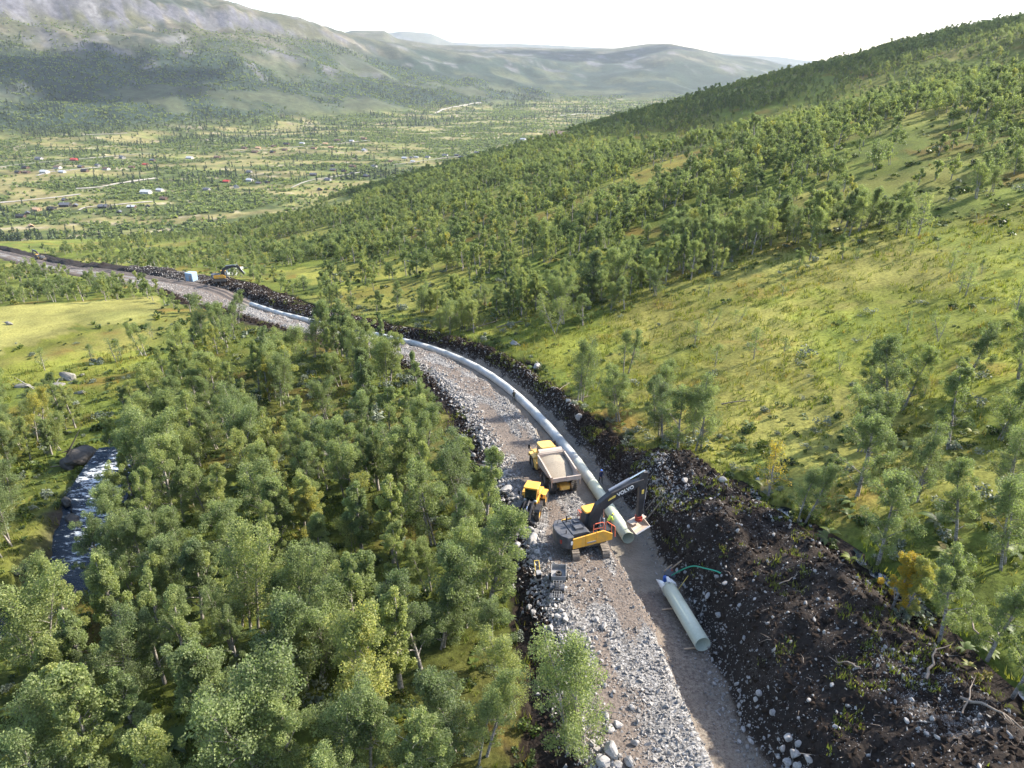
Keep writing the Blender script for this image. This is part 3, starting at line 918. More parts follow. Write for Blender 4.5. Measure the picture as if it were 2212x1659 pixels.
def scatter(name, P, rot, scale, var, tint, variants, label=None, parent=None, cat=None):
    P = np.asarray(P, np.float32)
    me = bpy.data.meshes.new(name)
    me.vertices.add(len(P)); me.vertices.foreach_set('co', P.ravel())
    for nm, typ, arr, key in (('rot', 'FLOAT_VECTOR', rot, 'vector'), ('scl', 'FLOAT_VECTOR', scale, 'vector'), ('var', 'INT', var, 'value'), ('tint', 'FLOAT', tint, 'value')):
        a = me.attributes.new(nm, typ, 'POINT')
        arr = np.asarray(arr)
        if typ == 'FLOAT_VECTOR' and arr.ndim == 1: arr = np.repeat(arr[:, None], 3, 1)
        a.data.foreach_set(key, arr.astype(np.int32 if typ == 'INT' else np.float32).ravel())
    o = link(name, me, parent)
    ng = bpy.data.node_groups.new(name + '_nodes', 'GeometryNodeTree')
    ng.interface.new_socket('Geometry', in_out='INPUT', socket_type='NodeSocketGeometry')
    ng.interface.new_socket('Geometry', in_out='OUTPUT', socket_type='NodeSocketGeometry')
    N, Lk = ng.nodes, ng.links
    gi = N.new('NodeGroupInput'); go = N.new('NodeGroupOutput')
    iop = N.new('GeometryNodeInstanceOnPoints')
    Lk.new(gi.outputs[0], iop.inputs['Points'])
    jn = N.new('GeometryNodeJoinGeometry')
    for parts in reversed(variants):
        j2 = N.new('GeometryNodeJoinGeometry')
        for me_ in parts:
            oi = N.new('GeometryNodeObjectInfo'); oi.inputs['Object'].default_value = proto(me_)
            Lk.new(oi.outputs['Geometry'], j2.inputs[0])
        g2 = N.new('GeometryNodeGeometryToInstance')
        Lk.new(j2.outputs[0], g2.inputs[0]); Lk.new(g2.outputs[0], jn.inputs[0])
    Lk.new(jn.outputs[0], iop.inputs['Instance'])
    iop.inputs['Pick Instance'].default_value = True
    def na(nm, typ):
        q = N.new('GeometryNodeInputNamedAttribute'); q.data_type = typ; q.inputs['Name'].default_value = nm
        return q.outputs['Attribute']
    Lk.new(na('var', 'INT'), iop.inputs['Instance Index'])
    e2r = N.new('FunctionNodeEulerToRotation'); Lk.new(na('rot', 'FLOAT_VECTOR'), e2r.inputs[0]); Lk.new(e2r.outputs[0], iop.inputs['Rotation'])
    Lk.new(na('scl', 'FLOAT_VECTOR'), iop.inputs['Scale'])
    Lk.new(iop.outputs[0], go.inputs[0])
    md = o.modifiers.new('scatter', 'NODES'); md.node_group = ng
    tag(o, label, None, None, 'stuff')
    return o

def project(P):
    P = np.asarray(P, float)
    y = P[:, 1]; z = P[:, 2] - CAMZ
    dep = y * math.cos(PITCH) - z * math.sin(PITCH)
    up = y * math.sin(PITCH) + z * math.cos(PITCH)
    dep = np.maximum(dep, .1)
    return 1106 + FPX * P[:, 0] / dep, 829.5 - FPX * up / dep, dep

def jitter_grid(x0, x1, y0, y1, c, rng):
    gx, gy = np.meshgrid(np.arange(x0, x1, c), np.arange(y0, y1, c))
    return (gx + rng.uniform(0, c, gx.shape)).ravel(), (gy + rng.uniform(0, c, gy.shape)).ravel()

def in_view(x, y, z, m=60, mx=None):
    u, v, d = project(np.stack([x, y, z], 1))
    mx = m if mx is None else mx
    return (u > -mx) & (u < 2212 + mx) & (v > -60) & (v < 1659 + m * 2) & (y > 3)

# ---- all birches of the hillside
def place_trees():
    rng = np.random.default_rng(11)
    xs, ys = [], []
    for (x0, x1, y0, y1, c) in ((-230, 330, 12, 420, 3.3), (-330, 800, 420, 1000, 4.4)):
        x, y = jitter_grid(x0, x1, y0, y1, c, rng)
        z = base_raw(x, y)
        k = in_view(x, y, z, 130, 260)
        x, y, z = x[k], y[k], z[k]
        d, h = dens(x, y)
        k = (rng.uniform(0, 1, len(x)) < d * c * c) & (z > -125)
        xs.append(x[k]); ys.append(y[k])
    x = np.concatenate(xs); y = np.concatenate(ys)
    d, h = dens(x, y)
    z = land(x, y)
    size = h * rng.lognormal(0, .17, len(x))
    size = np.clip(size, .35, 1.45)
    tint = np.clip(.39 + .17 * rng.normal(size=len(x)) + .14 * fbm(x / 40, y / 40, 2, 901), .05, .62)
    tint = np.where(rng.uniform(0, 1, len(x)) < .03, rng.uniform(.68, .85, len(x)), tint)
    return x, y, z, size, tint, h
TX, TY, TZ, TS, TT, TH = place_trees()
# ---- trees with a place of their own in the photograph: (foot column, foot row, height m, kind, tint, label)
def _t(u, v, hgt, kind, tint, label): return (u, v, hgt, kind, tint, label)
SOLO = [
    (1248, 1640, 10.2, 11, .44, 'leafy birch with pale trunk overhanging the left edge of the gravel road in the foreground'),
    (1925, 1318, 5.2, 5, 1.06, 'small yellow-orange birch beside the ditch along the peat bank'),
    (1952, 1330, 5.4, 7, .80, 'yellow-green birch just right of the yellow-orange birch by the ditch'),
    (2030, 1385, 7.2, 1, .40, 'green birch with bare lower trunk standing above the bend of the ditch'),
    (1897, 1215, 8.2, 0, .30, 'broad grey-green birch behind the yellow-orange birch by the ditch'),
    (1660, 1075, 6.0, 13, .98, 'thin yellowing birch at the upper rim of the peat bank'),
    (1725, 1130, 6.4, 4, .34, 'slender grey-green birch right of the thin yellowing birch on the bank rim'),
    (1347, 805, 7.4, 4, .30, 'tall birch with forked pale trunk at the lower edge of the open bog'),
    (1425, 870, 6.0, 3, .34, 'drooping birch with twin stems nearest the upper end of the peat bank'),
    (905, 870, 8.2, 2, .30, 'tall thin-crowned birch on the left edge of the road above the stone bank'),
    (1850, 1075, 8.4, 0, .30, 'tall grey-green birch at the top of the clump above the ditch'), (1965, 1085, 7.6, 6, .28, 'round dark birch right of the tall grey-green birch above the ditch'), (2065, 1170, 7.0, 8, .36, 'birch halfway down the slope between ditch and right edge'),
    (2165, 1215, 7.8, 4, .30, 'dark birch at the right edge below the meadow'), (2180, 1085, 7.2, 6, .26, 'darkest birch at the right edge of the open bog'), (2135, 1420, 6.6, 1, .40, 'birch standing between the ditch bend and the right edge'), (2190, 1500, 6.4, 7, .42, 'lowest birch at the right edge of the view'),
    (1628, 775, 4.6, 13, .36, 'thin lone birch in the middle of the open bog'),
    (1545, 790, 3.4, 14, .36, None), (1500, 745, 4.0, 13, .36, None), (1530, 640, 3.6, 14, .42, None), (1720, 590, 4.6, 1, .42, None),
    (1820, 560, 4.8, 7, .44, None), (2030, 735, 4.2, 15, .40, None), (2085, 640, 4.8, 13, .44, None), (1960, 720, 3.2, 14, .36, None), (1815, 800, 3.0, 15, .38, None),
    (2190, 690, 5.4, 13, .60, None), (2130, 760, 3.6, 15, .4, None), (1690, 640, 3.2, 14, .4, None), (1590, 700, 3.0, 15, .4, None), (2050, 590, 3.6, 14, .42, None),
]
HIDE = []                            # keep the wood clear where the photograph shows machines through a gap
def build_trees():
    rng = np.random.default_rng(21)
    x, y, z, sc, tint = TX.copy(), TY.copy(), TZ.copy(), TS.copy(), TT.copy()
    # clear sight lines to the machines, the road and the stream
    P = np.stack([x, y, z], 1)
    u, v, d = project(P); u2, v2, d2 = project(P + np.array([0, 0, 1.0])[None] * (sc * 7.2)[:, None])
    half = FPX * sc * 1.5 / d
    keep = np.ones(len(x), bool)
    for (a, b, c, e) in ((1075, 1230, 940, 1120), (1175, 1290, 1190, 1330), (148, 1052, 205, 1115), (-40, 1262, 40, 1288), (530, 650, 660, 690), (880, 735, 1100, 800), (955, 800, 1060, 930)):
        keep &= ~((u + half > a) & (u - half < c) & (v2 - 12 < e) & (v > b))
    keep &= ~((v > 1659) & (v2 > 1600))
    # the road's left rim as seen from the camera: crowns may lean over it only a little
    x, y, z, sc, tint, u, v, v2, d = (q[keep] for q in (x, y, z, sc, tint, u, v, v2, d))
    solo = []
    for (a, b, hgt, kind, tn, lab) in SOLO:
        p = at(a, b, land)
        near = np.hypot(x - p[0], y - p[1]) < (2.6 if lab else 1.5)
        k = ~near
        x, y, z, sc, tint, u, v, v2, d = (q[k] for q in (x, y, z, sc, tint, u, v, v2, d))
        solo.append((p, hgt, kind, tn, lab))
    app = sc / d
    vis = (u > -10) & (u < 2222) & (v2 < 1659) & (v > 100)
    order = np.argsort(-np.where(vis, app, 0))
    n_ind = 300 - len(solo)
    ind = order[:n_ind]
    zone_names = {}
    def zone(px, py, yy):
        if in_poly(np.array([px]), np.array([py]), R_WOOD)[0]: return 0
        if in_poly(np.array([px]), np.array([py]), R_RLOW)[0]: return 1
        if in_poly(np.array([px]), np.array([py]), R_RMEADOW)[0]: return 2
        return 3 if px > road_x(yy) else 4
    GR = ['birches of the wood left of the gravel road', 'birches on the boggy slope right of the peat bank', 'scattered small birches on the open bog', 'birches of the hillside wood above the bog', 'birches around the rocky stream on the left']
    def place(p, hgt, kind, tn, label, group):
        bark, fol = (BIRCH + THIN)[kind]
        h0 = max(vv.co.z for vv in bark.vertices)
        root = empty('birch_tree', (p[0], p[1], p[2] - .05), rng.uniform(0, 6.28))
        k = hgt / h0
        root.scale = (k * rng.uniform(.95, 1.08), k * rng.uniform(.95, 1.08), k)
        tr = link('trunk', bark, root); cr = link('crown', fol, root)
        cr['tint'] = float(tn); tr['tint'] = float(tn)
        tag(root, label, 'tree', group)
    _o1 = ['', 'first', 'second', 'third', 'fourth', 'fifth', 'sixth', 'seventh', 'eighth', 'ninth', 'tenth', 'eleventh', 'twelfth', 'thirteenth', 'fourteenth', 'fifteenth', 'sixteenth', 'seventeenth', 'eighteenth', 'nineteenth', 'twentieth']
    def ordn(k): return _o1[k] if k <= 20 else ('twenty-' + _o1[k - 20] if k < 30 else 'thirty-' + _o1[k - 30] if 30 < k < 40 else 'thirtieth' if k == 30 else 'last')
    def tone(t): return 'dark green' if t < .24 else 'mid green' if t < .38 else 'light green' if t < .5 else 'yellow-green' if t < .66 else 'yellow'
    where = {
        0: ('in the wood by the gravel road', 'in the wood left of the gravel road'),
    }
    rows = []
    for i in ind:
        p = np.array([x[i], y[i], z[i]])
        zn = zone(x[i], y[i], y[i])
        hgt = sc[i] * 7.4
        kind = int(rng.integers(0, 13)) if zn != 2 else int(rng.integers(13, 16))
        rows.append((zn, u[i], .5 * (v[i] + v2[i]), p, hgt, kind, tint[i]))
    # where each one stands, in words
    def cell(zn, uu, vv):
        if zn == 0:
            ff = 'foreground wood' if vv > 1400 else 'near wood' if vv > 1200 else 'middle wood' if vv > 1000 else 'far wood' if vv > 850 else 'farthest wood'
            return 'in the %s %s' % (ff, 'near the stream' if uu < 480 else 'by the road' if uu > 880 else 'between stream and road')
        if zn == 1: return 'on the slope right of the peat bank'
        if zn == 2: return 'on the open bog'
        if zn == 3: return 'in the wood above the bog'
        return 'on the land beyond the stream'
    fam = {}
    for rw in rows:
        key = (cell(rw[0], rw[1], rw[2]), tone(rw[6]))
        fam.setdefault(key, []).append(rw)
    for (cl, tn), lst in fam.items():
        lst.sort(key=lambda q: q[1])
        for j, (zn, uu, vv, p, hgt, kind, tt) in enumerate(lst):
            place(p, hgt, kind, tt, ('%s from left of the %s birches %s' % (ordn(j + 1), tn, cl)) if len(lst) > 1 else 'the only %s birch %s' % (tn, cl), GR[zn])
    _lone = iter('%s from left of the sparse lone birches standing in the bog grass' % ordn(j + 1) for j in range(40))
    solo.sort(key=lambda q: project(q[0][None])[0][0])
    for (p, hgt, kind, tn, lab) in solo:
        place(p, hgt, kind, tn, lab or next(_lone), GR[2] if not lab else None)
    # the rest of the woods
    rest = np.setdiff1d(np.arange(len(x)), ind)
    near = rest[np.hypot(x[rest], y[rest]) < 185]; far = rest[np.hypot(x[rest], y[rest]) >= 185]
    for nm, ii, var, lab in (('birch_wood', near, BIRCH + THIN, 'green birch wood covering the slopes on both sides of the road'), ('hillside_wood', far, BIRCH_FAR, 'dense birch wood on the far hillside')):
        n = len(ii)
        rot = np.stack([rng.normal(0, .04, n), rng.normal(0, .04, n), rng.uniform(0, 6.28, n)], 1)
        s = sc[ii] * rng.uniform(.92, 1.06, n)
        scl = np.stack([s * rng.uniform(.92, 1.18, n), s * rng.uniform(.92, 1.18, n), s], 1)
        vi = rng.integers(0, len(BIRCH) if var is not BIRCH_FAR else len(var), n)
        if var is not BIRCH_FAR:
            mead = in_poly(x[ii], y[ii], R_RMEADOW) | in_poly(x[ii], y[ii], R_LGREEN)
            vi = np.where(mead, rng.integers(13, 16, n), vi)
        scatter(nm, np.stack([x[ii], y[ii], z[ii]], 1), rot, scl, vi, tint[ii], var, lab)
    print('TREES', len(x), 'individual', len(ind), 'near', len(near), 'far', len(far))
build_trees()

# ---- undergrowth: shrubs, willow, ferns and grass
def near_pts(rng, cell, rmax, m=40, seedcull=None):
    x, y = jitter_grid(-rmax, rmax, 8, rmax, cell, rng)
    k = np.hypot(x, y) < rmax
    x, y = x[k], y[k]
    z = base_raw(x, y)
    k = in_view(x, y, z, m)
    return x[k], y[k]

def build_undergrowth():
    rng = np.random.default_rng(31)
    x, y = near_pts(rng, 1.35, 190)
    d, h = dens(x, y)
    r = np.hypot(x, y)
    n = fbm(x / 6, y / 6, 3, 911)
    s, t = st_of(x, y); dr, k = riv_d(x, y)
    ok = ~(in_works(s, t, -.5) & (t < 900)) & (dr > riv_w(k) + .8)
    mead = in_poly(x, y, R_RMEADOW) | in_poly(x, y, R_LMEADOW) | in_poly(x, y, R_LGREEN)
    pr = np.where(mead, .03 + .12 * sstep(.15, .5, n), .30 + .5 * sstep(-.1, .4, n)) * np.where(r > 120, .6, 1)
    kk = ok & (rng.uniform(0, 1, len(x)) < pr)
    x, y, n, mead = x[kk], y[kk], n[kk], mead[kk]
    z = land(x, y)
    N = len(x)
    shrub = [blob_mesh('shrub', 41 + i, 150, .62, .085, M_SHRUB, .6) for i in range(3)]
    will = [blob_mesh('willow_shrub', 51 + i, 190, .8, .085, M_WILLOW, .75) for i in range(2)]
    fern = [fern_mesh(61 + i) for i in range(2)]
    typ = rng.uniform(0, 1, N) + .25 * fbm(x / 10, y / 10, 2, 915)
    v = np.where(typ < .60, rng.integers(0, 3, N), np.where(typ < .74, rng.integers(3, 5, N), rng.integers(5, 7, N)))
    v = np.where(mead & (v > 4), 3, v)
    s = rng.lognormal(.02, .38, N) * np.where(mead, .8, 1)
    tint = np.clip(.42 + .2 * rng.normal(size=N) + .2 * fbm(x / 9, y / 9, 2, 917), 0, 1)
    rot = np.stack([0 * s, 0 * s, rng.uniform(0, 6.28, N)], 1)
    scatter('undergrowth', np.stack([x, y, z], 1), rot, s, v, tint, [[q] for q in shrub + will + fern], 'green undergrowth of dwarf shrubs, ferns and grey willow under the birches')
    # low scrub farther up the slopes
    x, y = jitter_grid(-260, 420, 120, 520, 3.6, rng)
    r = np.hypot(x, y); z = base_raw(x, y)
    k = (r > 150) & (r < 520) & in_view(x, y, z, 40) & (rng.uniform(0, 1, len(x)) < .55 * sstep(-.35, .35, fbm(x / 11, y / 11, 3, 951)))
    x, y = x[k], y[k]
    s_, t_ = st_of(x, y); k = ~(in_works(s_, t_, .5) & (t_ < 900)) & ~in_poly(x, y, R_LMEADOW); x, y = x[k], y[k]
    z = land(x, y); N = len(x)
    sc_ = [blob_mesh('scrub', 57 + i, 60, .8, .16, M_SHRUB if i < 2 else M_WILLOW, .55) for i in range(3)]
    scatter('slope_scrub', np.stack([x, y, z], 1), np.stack([0 * x, 0 * x, rng.uniform(0, 6.28, N)], 1), rng.lognormal(.1, .4, N), np.minimum(rng.integers(0, 7, N) // 3, 2), np.clip(.5 + .25 * rng.normal(size=N), 0, 1), [[q] for q in sc_], 'low scrub and tussocks on the slopes above the bog')
    # grass
    x, y = near_pts(rng, .62, 165)
    r = np.hypot(x, y)
    s_, t_ = st_of(x, y); dr, k = riv_d(x, y)
    ok = ~(in_works(s_, t_, -.7) & (t_ < 900)) & (dr > riv_w(k) + .5)
    n = fbm(x / 3.5, y / 3.5, 3, 921)
    mead = in_poly(x, y, R_RMEADOW) | in_poly(x, y, R_LMEADOW) | in_poly(x, y, R_LGREEN)
    pr = np.where(mead, .62, .52) * sstep(-.6, .2, n) * np.interp(r, [60, 165], [1, .35])
    kk = ok & (rng.uniform(0, 1, len(x)) < pr)
    x, y, mead, r = x[kk], y[kk], mead[kk], r[kk]
    z = land(x, y) + .22 * fbm(x / 1.7, y / 1.7, 3, 601) + .42 * fbm(x / 5, y / 5, 3, 603)
    N = len(x)
    tint = np.clip(.40 + .2 * rng.normal(size=N) + .4 * fbm(x / 7, y / 7, 3, 925) + .1 * mead, 0, 1)
    s = rng.uniform(.6, 1.4, N) * np.interp(r, [60, 165], [1.1, 1.8])
    rot = np.stack([rng.normal(0, .12, N), rng.normal(0, .12, N), rng.uniform(0, 6.28, N)], 1)
    scatter('grass', np.stack([x, y, z], 1), rot, s, rng.integers(0, 3, N), tint, [[tuft_mesh(71 + i)] for i in range(3)], 'long yellow-green grass and sedge on the bog and under the trees')
    print('GRASS', N)
build_undergrowth()

# ---- valley and mountain woods
def build_valley_woods():
    rng = np.random.default_rng(41)
    XS = []
    for (r0, r1, c) in ((640, 1500, 7.0), (1500, 2500, 9.5), (2500, 4300, 12.5)):
        a = rng.uniform(-44, 26, int(np.radians(70) * (r1 ** 2 - r0 ** 2) / 2 / c ** 2)); r = np.sqrt(rng.uniform(r0 ** 2, r1 ** 2, len(a)))
        XS.append((np.sin(np.radians(a)) * r, np.cos(np.radians(a)) * r))
    x = np.concatenate([q[0] for q in XS]); y = np.concatenate([q[1] for q in XS])
    z = base_raw(x, y)
    r = np.hypot(x, y)
    u, v, d = project(np.stack([x, y, z], 1))
    a = fbm(x / 150, y / 55, 5, 521); b = fbm(x / 300, y / 200, 3, 931); a2 = fbm(x / 260, y / 260, 5, 531)
    e = (z - FLOOR) / 560
    pv = sstep(.20, -.10, a + .3 * b) * .85 + .12
    pm = sstep(.26, -.04, a2 + .35 * fbm(x / 80, y / 80, 4, 533)) * sstep(.72, .35, e)
    p = np.where((r > 2150) & (e > .03), pm, pv)
    hill = (z > -120) & (r < 1900)
    p = np.where(hill, 0, p)
    p = np.where(in_poly(x, y, R_FIELD), .01, p)
    for q in CLEAR:
        p = np.where(np.hypot(x - q[0], (y - q[1])) < q[2], 0, p)
    k = (u > -40) & (u < 2000) & (rng.uniform(0, 1, len(x)) < p)
    x, y, z, r, b = x[k], y[k], z[k], r[k], b[k]
    N = len(x)
    con = [blob_mesh('conifer', 81 + i, 70, .19, .09, M_PINE, cone=True, h=1.0) for i in range(2)]
    bl = [blob_mesh('broadleaf', 85 + i, 46, .42, .16, M_LEAF, 1.2) for i in range(3)]
    isc = rng.uniform(0, 1, N) < np.clip(.08 + .6 * b, .02, .7)
    v = np.where(isc, rng.integers(0, 2, N), rng.integers(2, 5, N))
    s = np.where(isc, rng.uniform(8, 12.5, N), rng.uniform(5.5, 9, N))
    s = s * np.where(r > 2500, 1.25, 1)
    rot = np.stack([0 * s, 0 * s, rng.uniform(0, 6.28, N)], 1)
    tint = np.clip(rng.normal(.34, .14, N), 0, .62)
    scatter('valley_wood', np.stack([x, y, z - .3], 1), rot, s, v, tint, [[q] for q in con + bl], 'mixed woods of spruce and birch over the valley floor and lower mountainside')
    print('VALLEY', N)
# ------------------------------------------------------------------ rocks and stones
def rock_mat(name, a, b, c):
    t = NT(name)
    p = t.objco()
    tint = t.attr('tint', 'INSTANCER', 2)
    n = t.noise(2.3, 6, p, .7); n2 = t.noise(11, 4, p, .7)
    col = t.ramp(n, [(.3, a), (.55, b), (.75, c)])
    col = t.mix(.35, col, n2, 'OVERLAY')
    br = t.math('ADD', .70, t.math('MULTIPLY', tint, .65))
    sc = t.N('ShaderNodeVectorMath', operation='SCALE'); t.L(col, sc.inputs[0]); t.L(br, sc.inputs['Scale'])
    t.bsdf(sc.outputs[0], .85, normal=t.bump(n2, .5, .04), spec=.25)
    return t.m
M_ROCK = rock_mat('grey_rock', (.165, .155, .145), (.285, .27, .255), (.42, .40, .375))
M_ROCKW = rock_mat('lichen_rock', (.12, .115, .10), (.25, .235, .20), (.42, .39, .33))
M_ROCKD = rock_mat('wet_rock', (.03, .028, .027), (.07, .065, .06), (.15, .14, .13))

def rock_mesh(name, seed, npt=16, mat=None, flat=.75, sub=False):
    import bmesh
    rng = np.random.default_rng(seed)
    P = rng.normal(size=(npt, 3)); P /= np.linalg.norm(P, axis=1)[:, None]
    P *= rng.uniform(.72, 1.0, npt)[:, None]
    P *= np.array([1, rng.uniform(.65, .95), flat * rng.uniform(.75, 1.1)]) * .5
    bm = bmesh.new()
    for p in P: bm.verts.new(p)
    r = bmesh.ops.convex_hull(bm, input=bm.verts)
    bmesh.ops.delete(bm, geom=[v for v in bm.verts if not v.link_faces], context='VERTS')
    if sub:
        bmesh.ops.bevel(bm, geom=bm.edges[:], offset=.045, segments=1, affect='EDGES')
    bmesh.ops.recalc_face_normals(bm, faces=bm.faces[:])
    me = bpy.data.meshes.new(name); bm.to_mesh(me); bm.free()
    me.materials.append(mat or M_ROCK)
    return me
ROCKS = [rock_mesh('boulder', 300 + i, 17 + i % 4, M_ROCK, .8, True) for i in range(7)]
ROCKSW = [rock_mesh('slab', 320 + i, 18, M_ROCKW, .5, True) for i in range(4)]
ROCKSD = [rock_mesh('wet_boulder', 330 + i, 18, M_ROCKD, .7, True) for i in range(4)]
PEB = [rock_mesh('pebble', 340 + i, 9, M_ROCK, .75) for i in range(6)]

def put_rock(name, me, u, v, size, label, group=None, rz=None, sink=.22, stretch=1.0, tint=.6, fn=None, rng=random):
    p = at(u, v, fn or G)
    o = link(name, me)
    o.location = (p[0], p[1], float(G(np.array([p[0]]), np.array([p[1]]))[0]) + size * (.36 - sink))
    o.rotation_euler = (rng.uniform(-.3, .3), rng.uniform(-.3, .3), rng.uniform(0, 6.28) if rz is None else rz)
    o.scale = (size * stretch, size, size)
    o['tint'] = tint
    tag(o, label, 'boulder', group)
    return o

_B1 = [(1094, 1062, 1.9, 1.2, 'largest grey boulder of the heap left of the wheel loader'), (1050, 1004, 1.2, 1.7, 'long grey boulder at the dark bank left of the dump truck'), (1122, 1140, 1.7, 1.0, 'big pale angular boulder right in front of the wheel loader'),
       (1149, 1168, 1.5, 1.6, 'long pale boulder below the loader, pointing at the excavator'), (1146, 1148, 1.0, 1.5, 'brownish slab leaning between the two pale boulders before the loader'), (1117, 1182, 1.2, 1.1, 'lowest flat boulder before the loader, half under leaves'),
       (1022, 986, 1.2, 1.0, 'rounded boulder on the dark slope at the edge of the wood'), (1052, 950, 1.0, 1.1, 'pale boulder at the top of the stone bank left of the road'), (968, 994, 1.3, 1.0, 'rounded pale boulder at the foot of a birch left of the bank'),
       (972, 1020, 1.2, 1.3, 'pale boulder lying in the grass left of the stone bank'), (1094, 1024, 1.2, 1.1, 'dark-faced boulder on the bank left of the dump truck cab'), (1072, 1060, 1.2, 1.0, 'tilted boulder at the left end of the heap by the loader'),
       (1098, 1104, 1.2, 1.2, 'bluish boulder beside the left front wheel of the loader'), (1066, 1035, .9, 1.0, 'small boulder above the heap left of the loader'), (1108, 1080, .9, 1.0, 'small boulder between the loader and the largest grey boulder'),
       (1104, 1160, .9, 1.0, 'dark boulder left of the long pale boulder below the loader'), (1160, 1195, .9, 1.0, 'small pale boulder left of the excavator counterweight'), (1040, 920, .9, 1.0, 'upper small boulder on the road edge above the dump truck'),
       (1318, 1630, 1.7, 1.1, 'tall pale pointed boulder at the bottom edge beside the road'), (1302, 1650, 1.3, 1.0, 'pinkish boulder at the bottom edge left of the pointed one'), (1358, 1650, 1.1, 1.1, 'grey boulder at the bottom edge right of the pointed one'),
       (1334, 1654, .9, 1.0, 'small boulder at the bottom edge between the pointed and grey ones'), (1310, 1551, .9, 1.3, 'upper left stone of the group at the road edge under the birch'), (1335, 1568, .8, 1.1, 'pinkish stone in the group at the road edge under the birch'),
       (1316, 1578, .9, 1.0, 'lower left stone of the group at the road edge under the birch'), (1372, 1608, .8, 1.0, 'lone stone on the gravel above the pointed boulder'), (1365, 1530, .6, 1.0, 'small pale stone on the gravel right of the birch crown'),
       (1302, 1356, .9, 1.2, 'round pale stone at the road edge below the quad bike'), (1286, 1340, .8, 1.1, 'tan stone at the road edge below the quad bike'), (1322, 1372, .7, 1.0, 'grey stone below the round pale stone near the quad bike'),
       (1702, 1596, .8, 1.1, 'upper left stone of the pale pile on the right side of the trench'), (1722, 1608, .7, 1.0, 'upper right stone of the pale pile on the right side of the trench'), (1690, 1620, .7, 1.0, 'middle left stone of the pale pile right of the trench'),
       (1716, 1632, .9, 1.0, 'largest middle stone of the pale pile right of the trench'), (1746, 1640, .8, 1.0, 'rightmost square stone of the pale pile right of the trench'), (1700, 1648, .8, 1.0, 'bottom left stone of the pale pile right of the trench'), (1722, 1654, .7, 1.0, 'bottom stone of the pale pile right of the trench'),
       (1640, 1500, .7, 1.0, 'single stone on the trench floor edge above the pale pile'), (1668, 1540, .7, 1.2, 'single stone at the foot of the trench wall above the pale pile'),
       (1560, 1040, 1.0, 1.2, 'pale stone sitting high on the peat bank behind the bucket'), (1640, 1040, .8, 1.3, 'pale stone near the upper rim of the peat bank'), (1500, 1350, .9, 1.4, 'grey slab in the trench wall beside the loose pipe'), (1552, 1330, .8, 1.0, 'brownish stone in the trench wall right of the loose pipe'),
       (1530, 1290, .8, 1.2, 'reddish square stone in the trench wall below the green hose'), (1566, 1262, .6, 1.3, 'pale stone at the right end of the green hose'),
       (1480, 1040, 1.1, 1.1, 'pale boulder on the bank just behind the excavator stick'), (1250, 905, 1.6, 1.0, 'pale rock outcrop in the trench wall right of the pipeline'), (1160, 795, 1.8, 1.1, 'grey rock outcrop in the bank above the bend of the pipeline'), (1110, 745, 1.9, 1.0, 'upper grey rock outcrop in the bank above the pipeline bend'),
       (1228, 868, 1.3, 1.2, 'smaller pale outcrop above the rock outcrop right of the pipeline')]
for i, (u, v, sz, stc, lab) in enumerate(_B1):
    put_rock('boulder', ROCKS[i % 7], u, v, sz, lab, 'loose boulders along the works', stretch=stc, tint=.55 + .4 * random.random())
_B2 = [(147, 817, 4.2, 1.2, 'big rounded lichen boulder on the rocky rise beyond the stream'), (178, 811, 1.6, 1.0, 'small boulder right beside the big rounded lichen boulder'), (47, 838, 3.2, 1.6, 'low rock slab left of the big rounded lichen boulder'), (118, 835, 2.6, 1.8, 'flat slab under the big rounded lichen boulder'),
       (78, 868, 2.8, 1.3, 'grey slab half under a birch left of the stream head'), (88, 940, 3.4, 2.4, 'long bare slab slanting down to the stream gorge'), (15, 962, 2.4, 1.6, 'slab at the left edge of the view above the stream'), (130, 905, 2.2, 1.6, 'tilted slab above the long bare slab'),
       (172, 850, 2.0, 1.5, 'pale slab below the big rounded lichen boulder'), (20, 700, 2.4, 2.0, 'pale slab in the bright grass at the left edge'), (700, 985, 1.8, 1.5, 'pale stone among the birches in the middle of the wood')]
for i, (u, v, sz, stc, lab) in enumerate(_B2):
    put_rock('rock_slab', ROCKSW[i % 4], u, v, sz, lab, 'bare rocks beyond the stream', stretch=stc, rz=random.uniform(-.5, .3), tint=.35, sink=.30)
_B3 = [(182, 1000, 4.6, 1.3, 'black wet cliff block at the head of the rapids'), (222, 1015, 3.6, 1.2, 'black wet block right of the cliff at the rapids'), (150, 1012, 3.0, 1.3, 'dark block left of the cliff at the rapids'), (149, 1090, 2.2, 1.6, 'flat dark rock parting the rapids'), (160, 1130, 2.0, 1.5, 'dark ledge in the lower rapids'),
       (228, 1075, 2.4, 1.5, 'brown rock at the right bank of the rapids'), (200, 1150, 1.8, 1.2, 'dark rock below the rapids on the right bank'), (58, 1234, 1.6, 1.4, 'largest rock of the islet in the pool'), (78, 1226, 1.3, 1.2, 'right rock of the islet in the pool'), (40, 1240, 1.2, 1.2, 'left rock of the islet in the pool'), (92, 1238, 1.0, 1.2, 'lowest right rock of the islet in the pool')]
for i, (u, v, sz, stc, lab) in enumerate(_B3):
    put_rock('stream_rock', ROCKSD[i % 4], u, v, sz, lab, 'rocks in the stream', stretch=stc, tint=.7, sink=.12, fn=base_raw if i < 3 else None)

